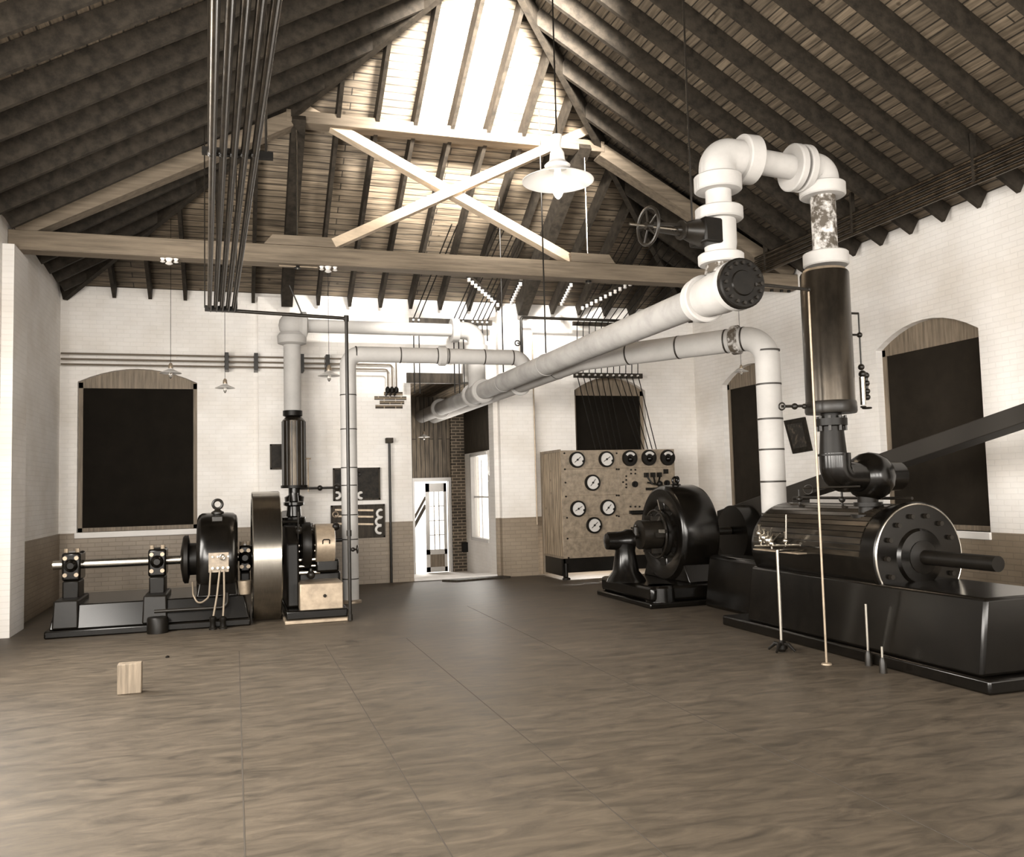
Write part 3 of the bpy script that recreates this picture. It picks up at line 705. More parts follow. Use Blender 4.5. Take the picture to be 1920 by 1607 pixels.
lx = [(775, 1), (785, 1), (850, 1), (859, 1), (868, 1), (886, 0), (895, 0), (904, 0), (913, 0)]
for i, (px, down) in enumerate(lx):
    A = P(px, 598, Y=YI-.03); yy = YI-1.7; zt = RZ(A.x+.38, yy)-.32
    pts = [(A.x+.38, yy, zt), (A.x, YI-.03, zb1+.02)]
    pts.append((A.x, YI-.03, (P(px, 738, Y=YI).z if down else P(px, 600+40, Y=YI).z)))
    tag(MB().tube(pts, .012, 8).build('cable', 'blackm'), 'dark cable dropping behind the lagged pipes left of the pier', 'cable', 'cables by the white pier')
    k_ = knob((A.x, YI, zb1)).build('insulator', 'porcelain'); tag(k_, 'white porcelain knob on the cable bar left of the pier', 'insulator', 'insulators on the left cable bar')
for i in range(11):
    px = 1082+i*11.4; A = P(px, 606, Y=YI-.03); B_ = P(px, 703, Y=YI-.03); yy = YI-1.9; zt = RZ(A.x+.35, yy)-.33
    e = P((1118, 1128, 1138, 1148, 1158, 1168, 1200, 1208, 1216, 1224, 1232)[i], 842, Y=15.62)
    pts = [(A.x+.35, yy, zt), (A.x, YI-.03, A.z), (B_.x, YI-.03, B_.z), (e.x, 15.65, e.z)] if i > 1 else [(A.x+.35, yy, zt), (A.x, YI-.03, A.z), (B_.x, YI-.03, B_.z), (e.x, 15.65, e.z)]
    tag(MB().tube(pts, .010, 8).build('cable', 'blackm'), 'dark cable fanning past the arched window down to the switchboard', 'cable', 'cables down to the switchboard')
    tag(knob((B_.x, YI, zb4)).build('insulator', 'porcelain'), 'white porcelain knob on the bar above the arched window', 'insulator', 'insulators above the arched window')
def string(pts, n, label, group, Y0, Y1):
    A, B_ = P(*pts[0], Y=Y0), P(*pts[1], Y=Y1)
    tag(MB().beam(A+Zv*.06, B_+Zv*.06, .06, .05).build('cleat_rail', 'rafter'), 'thin rail carrying '+label, 'rail')
    for k in range(n):
        c = A.lerp(B_, (k+.5)/n); tag(MB().lathe(c-Zv*.04, Zv, [(0, .02), (.01, .034), (.04, .028), (.07, .034), (.075, .02)], 12).build('insulator', 'porcelain'), 'white porcelain knob in '+label, 'insulator', group)
string(((876, 522), (936, 574)), 10, 'the slanting row left of the white pier', 'slanting knobs left of the pier', 15.0, 16.2)
string(((977, 530), (958, 570)), 8, 'the short row beside the heavy trimmer', 'knobs beside the trimmer rafter', 15.0, 16.2)
string(((1072, 532), (1052, 572)), 8, 'the short row over the conduit', 'knobs over the conduit', 15.0, 16.2)
string(((1186, 530), (1088, 580)), 11, 'the slanting row over the steam main', 'slanting knobs over the steam main', 14.6, 16.0)
# iron conduit by the pier: across, down to the wall pipe
zc1 = P(1060, 598, Y=YI-.2).z; xv = P(978, 640, Y=YI-.2).x
o = MB().tube(bend([(P(1180, 600, Y=YI-.2).x, YI-.2, zc1), (xv, YI-.2, zc1), (xv, YI-.2, P(978, 662, Y=YI-.2).z)], .05, 5), .030, 12).build('conduit', 'iron')
tag(o, 'black iron conduit turning down beside the white pier above the strapped pipe', 'pipe')
tag(MB().torus((xv-.10, YI-.24, P(970, 644, Y=YI-.2).z), Yv, .05, .014).cyl((xv-.1, YI-.24, P(970, 644, Y=YI-.2).z), (xv, YI-.2, P(970, 644, Y=YI-.2).z), .012, n=8).build('valve_wheel', 'iron'), 'small round valve wheel on the black conduit beside the pier', 'valve')
x0 = P(1000, 720, Y=YW-.2).x
tag(MB().tube([(x0, YW-.2, 1.0), (x0, YW-.2, 4.9)], .014, 8).build('wall_pipe', 'tin'), 'thin grey pipe running up the right edge of the white pier', 'pipe')
# standing capped pipe by the doorway
x0 = P(731, 900, Y=YW-.1).x; zt = P(731, 826, Y=YW-.1).z
cp = thing('capped_pipe', 'upright dark pipe with a square cap on the wall left of the doorway', 'pipe', (x0, YW-.1, 0))
MB().cyl((x0, YW-.1, 0.01), (x0, YW-.1, zt), .024, n=12).build('upright', 'iron', cp)
MB().box(x0-.07, x0+.07, YW-.16, YW-.03, zt-.05, zt+.05).build('cap_box', 'wood_d', cp, bevel=.01)

# ------------------------------------------------------------------ lamps
def lamp(px, py, Y, label, zt, r=.15, lit=False, big=False, rose=None):
    c = P(px, py, Y=Y); t = thing('pendant_lamp', label, 'lamp', (c.x, c.y, c.z))
    MB().cyl((c.x, c.y, c.z+.10*r/.15), (c.x, c.y, zt), .004 if not big else .007, n=6).build('cord', 'blackm', t)
    s = r/.15
    MB().lathe(c, Zv, [(.0, r), (.004, r), (.035*s, r*.55), (.06*s, r*.25), (.075*s, r*.2), (.072*s, r*.16), (.055*s, r*.22), (.03*s, r*.52), (.002, r*.96), (0, r)], 36).build('lamp_shade', 'enamel', t)
    MB().lathe(c+Zv*.06*s, Zv, [(0, .03*s), (.02*s, .034*s), (.06*s, .03*s), (.09*s, .015*s)], 16).build('socket', 'tin' if not big else 'porcelain', t)
    MB().lathe(c-Zv*.075*s, Zv, [(0, .004*s), (.01*s, .014*s), (.03*s, .024*s), (.06*s, .026*s), (.10*s, .016*s), (.13*s, .012*s)], 16).build('bulb', 'bulb' if lit else 'glass', t)
    return t, c
t, c = lamp(1046, 340, 7.0, 'big white enamel pendant lamp hanging before the crossed braces', 7.6, r=.315, lit=True, big=True)
MB().lathe(c+Zv*.11, Zv, [(0, .10), (.03, .115), (.07, .07), (.10, .045), (.22, .035), (.30, .05), (.31, .01)], 28).build('canopy', 'enamel', t)
l = bpy.data.lights.new('lamp_bulb', 'POINT'); l.energy = 1.6; l.color = LC; l.shadow_soft_size = .05
lo = bpy.data.objects.new('lamp_bulb', l); COL.objects.link(lo); lo.location = c-Zv*.24
cords = [(320, 700, 15.2, 'small pendant lamp hanging before the left arched window', .17), (422, 728, 15.2, 'small pendant lamp hanging against the white wall left of the pier', .16),
         (617, 705, 15.0, 'small pendant lamp hanging beside the strapped upright', .19), (1390, 697, 13.0, 'small pendant lamp hanging before the side wall window', .12)]
for px, py, Y, lab, r in cords:
    c = P(px, py, Y=Y); lamp(px, py, Y, lab, ZE+min(YW-Y, c.x-XL, XR-c.x)*SL-.06, r=r)
lamp(795, 820, 20.0, 'small pendant lamp hanging in the annex behind the doorway', 4.04, r=.14)
# porcelain rosettes under the tie beam
def rose(px0, group_lab, cat='insulator'):
    for dx, n_ in ((-12, 0), (0, 1), (13, 2)):
        c = P(px0+dx, 490, Y=YT-.05); s = 1.5 if n_ == 1 else 1
        tag(MB().lathe((c.x, YT-.05, 5.10-.06*s), Zv, [(0, .015*s), (.01*s, .035*s), (.03*s, .02*s), (.06*s, .035*s)], 14).build('insulator', 'porcelain'),
            ('left', 'middle, larger', 'right')[n_]+' porcelain knob under the tie beam, '+group_lab, cat)
rose(317, 'at the far left'); rose(615, 'below the left brace foot')
tag(MB().cyl((P(523, 500, Y=YT).x, YT-.05, 5.08), (P(595, 500, Y=YT).x, YT-.05, 5.08), .012, n=8).build('wire', 'tin'), 'short bright wire under the tie beam below the left thrust block', 'wire')

# ------------------------------------------------------------------ left machines
YE = 13.0      # shaft line
fc = P(502, 1047, Y=YE); zs = .87
fw = thing('flywheel', 'large polished steel flywheel on the left engine', 'flywheel', (fc.x, YE, zs))
xa, xb = P(474, 1045, Y=YE-.85).x, P(530, 1045, Y=YE-.85).x; FR = .91
MB().lathe((xa, YE, zs), Xv, [(0, FR-.10), (0, FR-.012), (.012, FR), (xb-xa-.012, FR), (xb-xa, FR-.012), (xb-xa, FR-.10), (0, FR-.10)], 96).build('rim', 'steel', fw)
sp = MB()
for k in range(6):
    a = k*math.pi/3+.3; sp.tube([((xa+xb)/2, YE+.1*math.cos(a), zs+.1*math.sin(a)), ((xa+xb)/2, YE+(FR-.06)*math.cos(a), zs+(FR-.06)*math.sin(a))], [.07, .05], 12)
sp.build('spokes', 'black', fw)
MB().lathe((xa-.05, YE, zs), Xv, [(0, .14), (.02, .16), (xb-xa+.08, .16), (xb-xa+.10, .14)]).build('hub', 'black', fw)
# dynamo
x0, x1 = P(368, 1040, Y=YE-.5).x, P(446, 1040, Y=YE-.5).x; xm = (x0+x1)/2
dy = thing('dynamo', 'black round topped dynamo with a lifting ring, left of the flywheel', 'dynamo', (xm, YE, 0))
ztop = P(408, 962, Y=YE-.3).z; GR = ztop-zs
MB().lathe((x0, YE, zs), Xv, [(0, .3), (0, GR-.07), (.02, GR-.03), (.06, GR-.005), (.14, GR), (x1-x0-.14, GR), (x1-x0-.06, GR-.008), (x1-x0-.015, GR-.04), (x1-x0, GR-.09), (x1-x0, .3)], 72).build('yoke', 'black', dy)
MB().prism([(x0+.0, YE-.62, .40), (x1-.0, YE-.62, .40), (x1-.04, YE-.45, .75), (x0+.06, YE-.45, .75)], (0, .9, 0)).build('foot', 'black', dy, bevel=.02)
MB().lathe((x0-.22, YE, zs), Xv, [(0, .13), (.03, .30), (.05, .33), (.10, .33), (.12, .22), (.22, .22)], 40).build('brush_ring', 'blackm', dy)
er = P(408, 945, Y=YE-.05)
MB().torus((er.x, YE-.05, er.z-.005), Yv, .062, .020, 24).lathe((er.x, YE-.05, ztop-.02), Zv, [(0, .085), (.03, .085), (.05, .05), (.07, .03)], 20).build('lifting_ring', 'iron', dy)
MB().box(er.x-.07, er.x+.07, YE-.36, YE-.30, ztop-.115, ztop-.045).build('maker_plate', 'iron', dy, bevel=.008)
A, B_ = P(391, 1037, Y=YE-.72), P(429, 1072, Y=YE-.72)
tb = MB().box(A.x, B_.x, YE-.74, YE-.70, B_.z, A.z).build('terminal_board', 'slate', dy, bevel=.004)
tt = MB()
for k in range(4):
    xx = A.x+.05+k*.065; tt.cyl((xx, YE-.78, B_.z+.06), (xx, YE-.70, B_.z+.06), .018, n=8).cyl((xx, YE-.77, A.z-.05), (xx, YE-.70, A.z-.05), .012, n=8)
tt.torus((B_.x-.08, YE-.76, A.z-.06), Yv, .032, .009).build('terminals', 'bright', tb)
for px, pe, s in ((412, 399, 0), (421, 418, 0)):
    a = P(px if px < 420 else 420, 1070, Y=YE-.76); e = P(pe, 1162, Y=YE-.80)
    MB().tube([a, a.lerp(e, .5)+Xv*.01, e], .013, 10).build('lead', 'copper', dy)
MB().tube(bend([P(395, 1070, Y=YE-.76), P(392, 1120, Y=YE-.76), P(372, 1135, Y=YE-.7), P(362, 1115, Y=YE-.6), P(361, 1092, Y=YE-.4)], .10, 5), .012, 10).build('lead', 'copper', dy)
for px in (399, 418):
    g = P(px, 1187, Z=0); e = P(px, 1162, Y=YE-.80)
    o = MB().lathe((e.x, YE-.80, .0), Zv, [(0, .05), (.02, .05), (.03, .036), (e.z-.02, .034), (e.z, .045), (e.z+.03, .045), (e.z+.05, .015)], 14).build('cable_conduit', 'blackm')
    tag(o, 'short black floor conduit taking the %s dynamo lead' % ('left' if px < 410 else 'right'), 'conduit')
# shaft, bearing pedestals and bed
sh = thing('shaft_line', 'turned steel shaft running through dynamo and flywheel', 'shaft', (xm, YE, zs))
xsl = -2.3
MB().cyl((xsl, YE, zs), (xa-.051, YE, zs), .06, n=24).build('shaft', 'bright', sh)
def pedestal(px0, px1, label, foot=True):
    xa_, xb_ = P(px0, 1050, Y=YE-.25).x, P(px1, 1050, Y=YE-.25).x; cx = (xa_+xb_)/2; hw = (xb_-xa_)/2
    t = thing('bearing_pedestal', label, 'bearing', (cx, YE, 0))
    MB().box(cx-hw, cx+hw, YE-.22, YE+.22, zs-.20, zs+.17).build('bearing_block', 'black', t, bevel=.03)
    for dx in (-.6, .6):
        for dz in (-.12, .10): MB().cyl((cx+dx*hw, YE-.25, zs+dz), (cx+dx*hw, YE-.21, zs+dz), .028, n=8).build('bolt', 'tin', t)
        MB().cyl((cx+dx*hw, YE-.15, zs+.16), (cx+dx*hw, YE-.15, zs+.22), .028, n=8).build('bolt', 'tin', t)
    MB().lathe((cx, YE-.27, zs), Yv, [(0, .04), (.02, .07), (.06, .09)], 20).build('cap', 'black', t)
    MB().box(cx-hw*.88, cx+hw*.88, YE-.24, YE+.20, .42, zs-.20).build('neck', 'blackm', t, bevel=.02)
    if foot: MB().prism([(cx-hw*1.3, YE-.66, .11), (cx+hw*1.4, YE-.66, .11), (cx+hw*1.3, YE-.60, .46), (cx-hw*1.2, YE-.60, .46)], (0, .9, 0)).build('pedestal_foot', 'blackm', t, bevel=.02)
    return t
pd = pedestal(277, 311, 'black bolted bearing pedestal on the dynamo bed at the left')
gd = P(296, 1186, Z=0); tag(MB().lathe((gd.x, gd.y-.03, .001), Zv, [(0, .13), (.18, .13), (.20, .12), (.20, .09)], 28).build('drip_pot', 'blackm'), 'round black drip pot on the floor before the dynamo bed', 'pot')
bed = thing('machine_bed', 'low black iron bed plate under the dynamo and flywheel', 'machine base', (-.6, YE, 0))
bx0 = XL+.6; bx1 = P(470, 1150, Y=12.3).x
MB().box(bx0, bx1, 12.32, 13.9, .001, .10).build('plinth', 'black', bed, bevel=.02)
MB().prism([(bx0+.05, 12.36, .10), (bx1-.02, 12.36, .10), (bx1-.08, 12.46, .40), (bx0+.1, 12.46, .40)], (0, 1.5, 0)).build('bed_plate', 'black', bed, bevel=.015)
MB().tube(bend([(-1.0, 12.36, .26), (-.1, 12.36, .26), (.0-.1, 12.36, .45)], .08, 6), .022, 12).build('oil_pipe', 'iron', bed)
# second pedestal further left (outside the print, carries the same shaft)
pedestal(449, 470, 'black bearing pedestal between the dynamo and the flywheel', False)
pd2 = clone(pd, (-1.05, 0, 0), 'black bearing pedestal at the far left end of the dynamo shaft')
bxa, bxb = P(447, 1110, Y=12.6).x, P(470, 1110, Y=12.6).x
o = MB().lathe(((bxa+bxb)/2, 12.50, .402), Zv, [(0, .075), (.02, .08), (.17, .09), (.18, .09)], 28).build('oil_can', 'tin'); tag(o, 'light metal drip pail standing on the bed beside the flywheel', 'pail')

# left engine right of the flywheel
en = thing('engine', 'small black steam engine right of the large flywheel', 'steam engine', (1.1, 13.0, 0))
ex0, ex1 = P(534, 1150, Y=12.15).x, P(659, 1150, Y=12.15).x
MB().box(ex0, ex1, 12.12, 16.2, .001, .05).build('edge_plate', 'tin', en, bevel=.01)
MB().box(ex0+.02, ex1-.04, 12.18, 16.1, .05, .17).build('base', 'black', en, bevel=.02)
A, B_ = P(562, 1096, Y=12.25), P(644, 1146, Y=12.25)
bxn = MB().box(A.x, B_.x, 12.25, 13.0, B_.z, A.z).build('oil_tank', 'tin', en, bevel=.012)
MB().box(A.x-.01, B_.x+.01, 12.235, 13.0, B_.z, B_.z+.05).build('tank_band', 'bright', bxn)
MB().lathe(P(609, 1117, Y=12.25), -Yv, [(0, .022), (.03, .022), (.05, .012)]).build('tank_tap', 'blackm', bxn)
# frame: A-shaped column with crank case
fx0, fx1 = P(536, 1050, Y=12.7).x, P(560, 1050, Y=12.7).x
MB().prism([(fx0, 12.55, .17), (fx0, 15.9, .17), (fx0, 15.9, 1.05), (fx0, 13.9, 1.3), (fx0, 12.9, 1.28), (fx0, 12.6, 1.05)], (fx1-fx0, 0, 0)).build('side_frame', 'blackm', en, bevel=.03)
cx0, cx1 = fx1, P(628, 1050, Y=12.7).x
MB().lathe((cx0-.04, 13.2, .88), Xv, [(0, .2), (.02, .36), (.10, .38), (.12, .30), (.2, .26), (.22, .31), (.30, .31), (.34, .2)], 40).build('crank_disc', 'blackm', en)
MB().box(cx0, cx1+.1, 12.9, 14.2, .17, .62).build('crank_case', 'black', en, bevel=.04)
rr = MB()
for k, z in enumerate((.62, .71, .80, .92, 1.0)): rr.cyl((cx0, 12.80, z), (cx1-.2, 12.80, z), .022 if k % 2 else .03, n=10)
rr.build('valve_rods', 'bright', en)
dx0, dx1 = P(593, 1020, Y=12.6).x, P(630, 1020, Y=12.6).x; dz = P(610, 1022, Y=12.8).z; DR = .30
dr = MB().lathe((dx0, 12.9, dz), Xv, [(0, DR-.03), (.01, DR), (dx1-dx0-.01, DR), (dx1-dx0, DR-.03), (dx1-dx0, .05)], 64).build('governor_drum', 'tin', en)
MB().tube(bend([(dx0+.09, 12.60, dz+.03), (dx0+.09, 12.57, dz+.09), (dx1-.09, 12.57, dz+.09), (dx1-.09, 12.60, dz+.03)], .02, 4), .008, 8).build('drum_handle', 'blackm', dr)
MB().lathe((dx0-.22, 12.9, dz), Xv, [(0, .12), (.04, .30), (.10, .33), (.16, .33), (.18, .2), (.22, .12)], 40).build('eccentric', 'blackm', en)
MB().box(dx0, dx1+.05, 12.7, 13.2, .62, .80).build('drum_bearing', 'black', en, bevel=.03)
MB().lathe((dx1+.0, 12.9, dz+.06), Xv, [(0, .03), (.12, .03)]).ball((dx1+.02, 12.75, P(630, 987, Y=12.8).z), .055).build('oil_cups', 'blackm', en)
tv_ = P(552, 975, Y=13.3)
MB().lathe((tv_.x, 13.4, 1.05), Zv, [(0, .16), (.12, .16), (.14, .12), (.22, .17), (.34, .17), (.36, .11), (.5, .10), (.52, .15), (.56, .15), (.58, .07), (.7, .06)], 28).build('throttle_valve', 'black', en)
MB().tube(bend([(tv_.x, 13.4, 1.35), (tv_.x, 16.14, 1.35), (xq, YQ, 1.35), (xq, YQ, 1.6)], .12, 6), .09, 18).build('steam_inlet', 'blackm', en)
MB().cyl((tv_.x-.30, 13.2, 1.33), (tv_.x+.05, 13.2, 1.33), .02, n=8).torus((tv_.x-.22, 13.15, 1.33), Xv, .09, .015).cyl((P(559, 1015, Y=12.7).x, 12.7, .9), (P(559, 960, Y=12.7).x, 12.7, P(559, 960, Y=12.7).z), .010, n=8).build('governor_gear', 'iron', en)
for k, (px, py, r_) in enumerate(((560, 995, .06), (575, 1000, .05), (584, 993, .045), (570, 1040, .05), (583, 1078, .06))):
    c = P(px, py, Y=12.75); MB().ball(c, r_, n=16).lathe(c, Zv, [(0, r_*.5), (.09, r_*.4)], 12).build('oil_cup', 'iron', en)
cyl_ = MB().cyl((.5*(cx0+cx1), 14.2, .8), (.5*(cx0+cx1), 15.8, .8), .32, n=36).build('cylinder', 'black', en)

# tool boards on the back wall
def board(x0, x1, y0, y1, label, cat, name, m='slate_d', Y=YW-.03):
    A, B_ = P(x0, y0, Y=Y), P(x1, y1, Y=Y)
    t = thing(name, label, cat, ((A.x+B_.x)/2, Y, B_.z))
    MB().box(A.x, B_.x, Y-.02, YW-.001, B_.z, A.z).build('panel', m, t, bevel=.005)
    f = MB(); w_ = .03
    f.box(A.x, A.x+w_, Y-.035, Y-.02, B_.z, A.z).box(B_.x-w_, B_.x, Y-.035, Y-.02, B_.z, A.z).box(A.x, B_.x, Y-.035, Y-.02, A.z-w_, A.z).box(A.x, B_.x, Y-.035, Y-.02, B_.z, B_.z+w_)
    f.build('frame', 'wood_d', t); return t
board(506, 534, 833, 880, 'small dark framed board on the pier behind the slim separator', 'notice board', 'framed_board', Y=YW-.17)
tb1 = board(624, 713, 878, 937, 'dark tool board hanging behind the strapped upright', 'tool board', 'tool_board')
tb2 = board(620, 722, 948, 1007, 'lower dark tool board with a row of light spanners', 'tool board', 'tool_board', m='wood_d')
def spanner(px, py, r, a0, label, Y=YW-.075):
    c = P(px, py, Y=Y); pts = [(c.x+r*math.cos(R(a0+t)), Y, c.z+r*math.sin(R(a0+t))) for t in range(0, 241, 20)]
    tag(MB().tube(pts, [.012]+[.026]*11+[.012], 8).build('spanner', 'porcelain'), label, 'spanner')
spanner(632, 929, .055, -120, 'light hooked spanner at the lower left of the upper tool board')
spanner(677, 929, .055, 60, 'light hooked spanner right of the strapped upright on the upper tool board')
spanner(714, 963, .07, 60, 'topmost of three light hooked spanners at the right of the lower tool board')
spanner(712, 978, .07, 60, 'middle of three light hooked spanners at the right of the lower tool board')
spanner(712, 993, .07, 60, 'lowest of three light hooked spanners at the right of the lower tool board')
for px, py, lab in ((645, 956, 'upper long bar laid along the lower tool board'), (690, 968, 'second long bar laid along the lower tool board'), (668, 982, 'third long bar laid along the lower tool board')):
    A = P(628, py, Y=YW-.06); B_ = P(700, py+1, Y=YW-.06)
    tag(MB().beam(A, B_, .02, .035).build('tool_bar', 'tin'), lab, 'tool')
k_ = P(672, 905, Y=YW-.06); tag(MB().beam(k_-Zv*.14, k_+Zv*.16, .02, .05).torus(k_+Zv*.16, Yv, .035, .012).build('wrench', 'iron'), 'straight dark wrench hanging on the upper tool board', 'wrench')
ob = MB().torus(P(629, 965, Y=YW-.07), Yv, .05, .016); tag(ob.build('ring_gauge', 'tin'), 'small round ring hanging at the left of the lower tool board', 'ring')

# ------------------------------------------------------------------ annex beyond the doorway
AF = -.30
YD = P(845, 1072, Z=AF).y; AXL, AXR, AZ = 2.9, P(876, 1060, Y=YD-.1).x, 4.05
struct(MB().box(AXL-.2, AXR+.3, YW+T, 24.5, -.45, AF).build('floor_annex', 'plaster'))
dx0_, dx1_ = P(776, 1000, Y=YD).x, P(842, 1000, Y=YD).x; dzt = P(800, 903, Y=YD).z
b = MB(); uvb = lambda c: (c.z, c.x)
for bx in ((AXL-.2, dx0_, AF, AZ), (dx1_, P(850, 1000, Y=YD).x, AF, AZ), (dx0_, dx1_, dzt, AZ)): b.box(bx[0], bx[1], YD, YD+.1, bx[2], bx[3])
b.uv = uvb; struct(b.build('wall_annex', 'vboard'))
cxa, cxb = P(849, 1000, Y=YD-.1).x, P(874, 1000, Y=YD-.1).x
struct(MB().box(cxa, AXR, YD-.1, YD+.25, AF, AZ).build('wall_annex_pier', 'raw_brick'))
# annex side wall with its window
wa0, wa1 = P(917, 1000, X=AXR).y, P(886, 1000, X=AXR).y; wz0, wz1 = P(900, 1011, X=AXR).z, P(900, 853, X=AXR).z
wa0 = max(wa0, YW+T+.05)
wall('wall_annex_side', 'brick_y', [(YW+T, AF), (YD-.1, AF), (YD-.1, AZ), (YW+T, AZ)], [[(wa0, wz0), (wa1, wz0), (wa1, wz1), (wa0, wz1)]], lambda u, z, t: Vector((AXR+.1+t, u, z)), .2)
struct(MB().box(AXL-.2, AXL, YW+T, 24.5, AF, AZ).build('wall_annex_left', 'wood_d'))
struct(MB().box(AXR-.01, AXR-.001, YW+T, YD-.1, wz1+.08, AZ).build('trim_7', 'wood_d'))
b = MB().box(AXL-.2, AXR+.3, YW+T+.001, 24.5, AZ, AZ+.1); b.uv = lambda c: (c.y, c.x); struct(b.build('ceiling_annex', 'roof'))
wt = thing('window_15', None, None, (AXR, wa0, wz0)); wt['kind'] = 'structure'
f = MB()
f.box(AXR-.03, AXR+.12, wa1-.07, wa1+.03, wz0, wz1+.04).box(AXR-.03, AXR+.12, wa0, wa1, wz1-.02, wz1+.06).box(AXR-.03, AXR+.12, wa0, wa1+.03, wz0-.05, wz0+.03)
f.box(AXR+.04, AXR+.08, wa0, wa1, (wz0+wz1)/2-.02, (wz0+wz1)/2+.02)
f.box(AXR+.05, AXR+.07, (wa0+wa1)/2-.012, (wa0+wa1)/2+.012, wz0, wz1)
f.build('frame', 'wood_w', wt); MB().box(AXR+.055, AXR+.062, wa0, wa1, wz0, wz1).build('pane', 'glass', wt)
# glazed door standing half open
dr_ = thing('door_1', None, None, (P(799, 1000, Y=YD).x, YD, 0)); dr_['kind'] = 'structure'
ax0, ax1 = P(799, 1000, Y=YD-.02).x, P(838, 1000, Y=YD-.02).x; dz0, dz1 = AF+.02, P(820, 906, Y=YD-.02).z
pz0, pz1 = P(820, 1030, Y=YD-.02).z, P(820, 922, Y=YD-.02).z
f = MB()
f.box(ax0, ax0+.09, YD-.05, YD, dz0, dz1).box(ax1-.07, ax1, YD-.05, YD, dz0, dz1).box(ax0, ax1, YD-.05, YD, pz1, dz1).box(ax0, ax1, YD-.05, YD, pz0-.12, pz0).box(ax0, ax1, YD-.05, YD, dz0, dz0+.12)
gw = (ax1-.07-ax0-.09)
for k in (1, 2): f.box(ax0+.09+gw*k/3-.012, ax0+.09+gw*k/3+.012, YD-.04, YD-.01, pz0, pz1)
for k in (1, 2, 3): zz = pz0+(pz1-pz0)*k/4; f.box(ax0+.09, ax1-.07, YD-.04, YD-.01, zz-.01, zz+.01)
f.build('leaf', 'wood_w', dr_); MB().box(ax0+.05, ax1-.05, YD-.03, YD-.02, dz0+.1, pz0-.1).build('lower_panel', 'wood_m', dr_)
MB().box(ax0+.05, ax1-.05, YD-.03, YD-.025, pz0, pz1).build('pane', 'glass', dr_)
f = MB().box(dx0_-.02, dx0_+.03, YD-.04, YD+.06, AF, dzt).box(dx1_, dx1_+.10, YD-.04, YD-.001, AF, dzt+.06).box(dx0_-.02, dx1_+.10, YD-.045, YD-.001, dzt, dzt+.09)
struct(f.build('trim_8', 'wood_w'))
# outside stair seen through the open half
sx0 = dx0_
o = MB().beam((sx0-.1, 23.2, .15), (sx0+.7, 23.2, 1.55), .06, .06).beam((sx0-.1, 23.2, -.05), (sx0+.7, 23.2, 1.33), .06, .08).build('stair_rail', 'wood_d'); tag(o, 'sloping handrail seen through the open annex door', 'handrail')
struct(MB().box(AXL, dx0_+.32, 23.6, 23.75, 1.75, 2.3).build('trim_9', 'raw_brick'))
th = MB().box(OPEN[0], OPEN[1], YW-.05, YW+T+.02, .001, .05).build('trim_10', 'plaster', bevel=.01); struct(th)
A = P(835, 1084, Z=0); o = MB().prism([(4.0, 16.15, .002), (5.1, 16.35, .002), (5.0, 16.55, .002), (3.75, 16.42, .002)], (0, 0, .03)).build('door_mat', 'wood_d'); tag(o, 'thin dark mat lying on the floor before the doorway', 'mat')
eb = P(868, 1022, Y=YD-.25); tag(MB().box(eb.x, eb.x+.18, YD-.22, YD-.101, eb.z-.18, eb.z+.06).build('meter_box', 'blackm', bevel=.01), 'small black box on the bare brick pier in the annex', 'box')

# ------------------------------------------------------------------ switchboard
YF = 15.45
sx0, sx1 = P(1054, 930, Y=YF).x, P(1267, 930, Y=YF).x; sz1_, sz0_ = 2.42, P(1056, 1048, Y=YF).z
sb = thing('switchboard', 'tall mottled marble switchboard with round dials and a wooden side', 'switchboard', ((sx0+sx1)/2, YF, 0))
xd = P(1160, 930, Y=YF).x
levels = [sz1_]+[P(1100, y, Y=YF).z for y in (879, 929, 967, 1007)]+[sz0_]
for c0, c1 in ((sx0, xd-.0004), (xd+.0004, sx1)):
    for k in range(5):
        MB().box(c0, c1, YF, YF+.04, levels[k+1]+.0004, levels[k]-.0004).build('marble_panel', 'slate', sb, bevel=.004)
b = MB().box(sx0-.012, sx0-.001, YF+.02, YW-.2, sz0_+.02, sz1_-.02); b.uv = lambda c: (c.z, c.y); b.build('wooden_side', boardmat('side boards', sep(.30), sep(.24), bh=.10, bw=6), sb)
MB().box(sx0-.04, sx0+.03, YW-.26, YW-.20, 0.02, sz1_+.02).box(sx0-.03, sx0+.0, YF, YW-.2, sz1_-.03, sz1_+.02).box(sx0-.03, sx0, YF, YW-.2, sz0_, sz0_+.04).build('side_frame', 'wood_m', sb)
MB().box(sx1-.04, sx1-.001, YF+.05, YF+.09, .02, sz1_).box(xd-.02, xd+.02, YF+.05, YF+.09, .02, sz1_).box(sx0+.01, sx0+.05, YF+.05, YF+.09, .02, sz1_).build('back_frame', 'blackm', sb)
MB().box(sx0, sx1, YF+.05, YF+.09, .12, sz0_).box(sx0-.01, sx0+.01, YF+.09, YW-.27, .06, sz0_).build('kick_plate', 'blackm', sb)
MB().lathe((P(1063, 1085, Y=YF).x, YF+.02, .001), Zv, [(0, .08), (.03, .07), (.05, .035), (.3, .035)], 16).build('foot', 'blackm', sb)
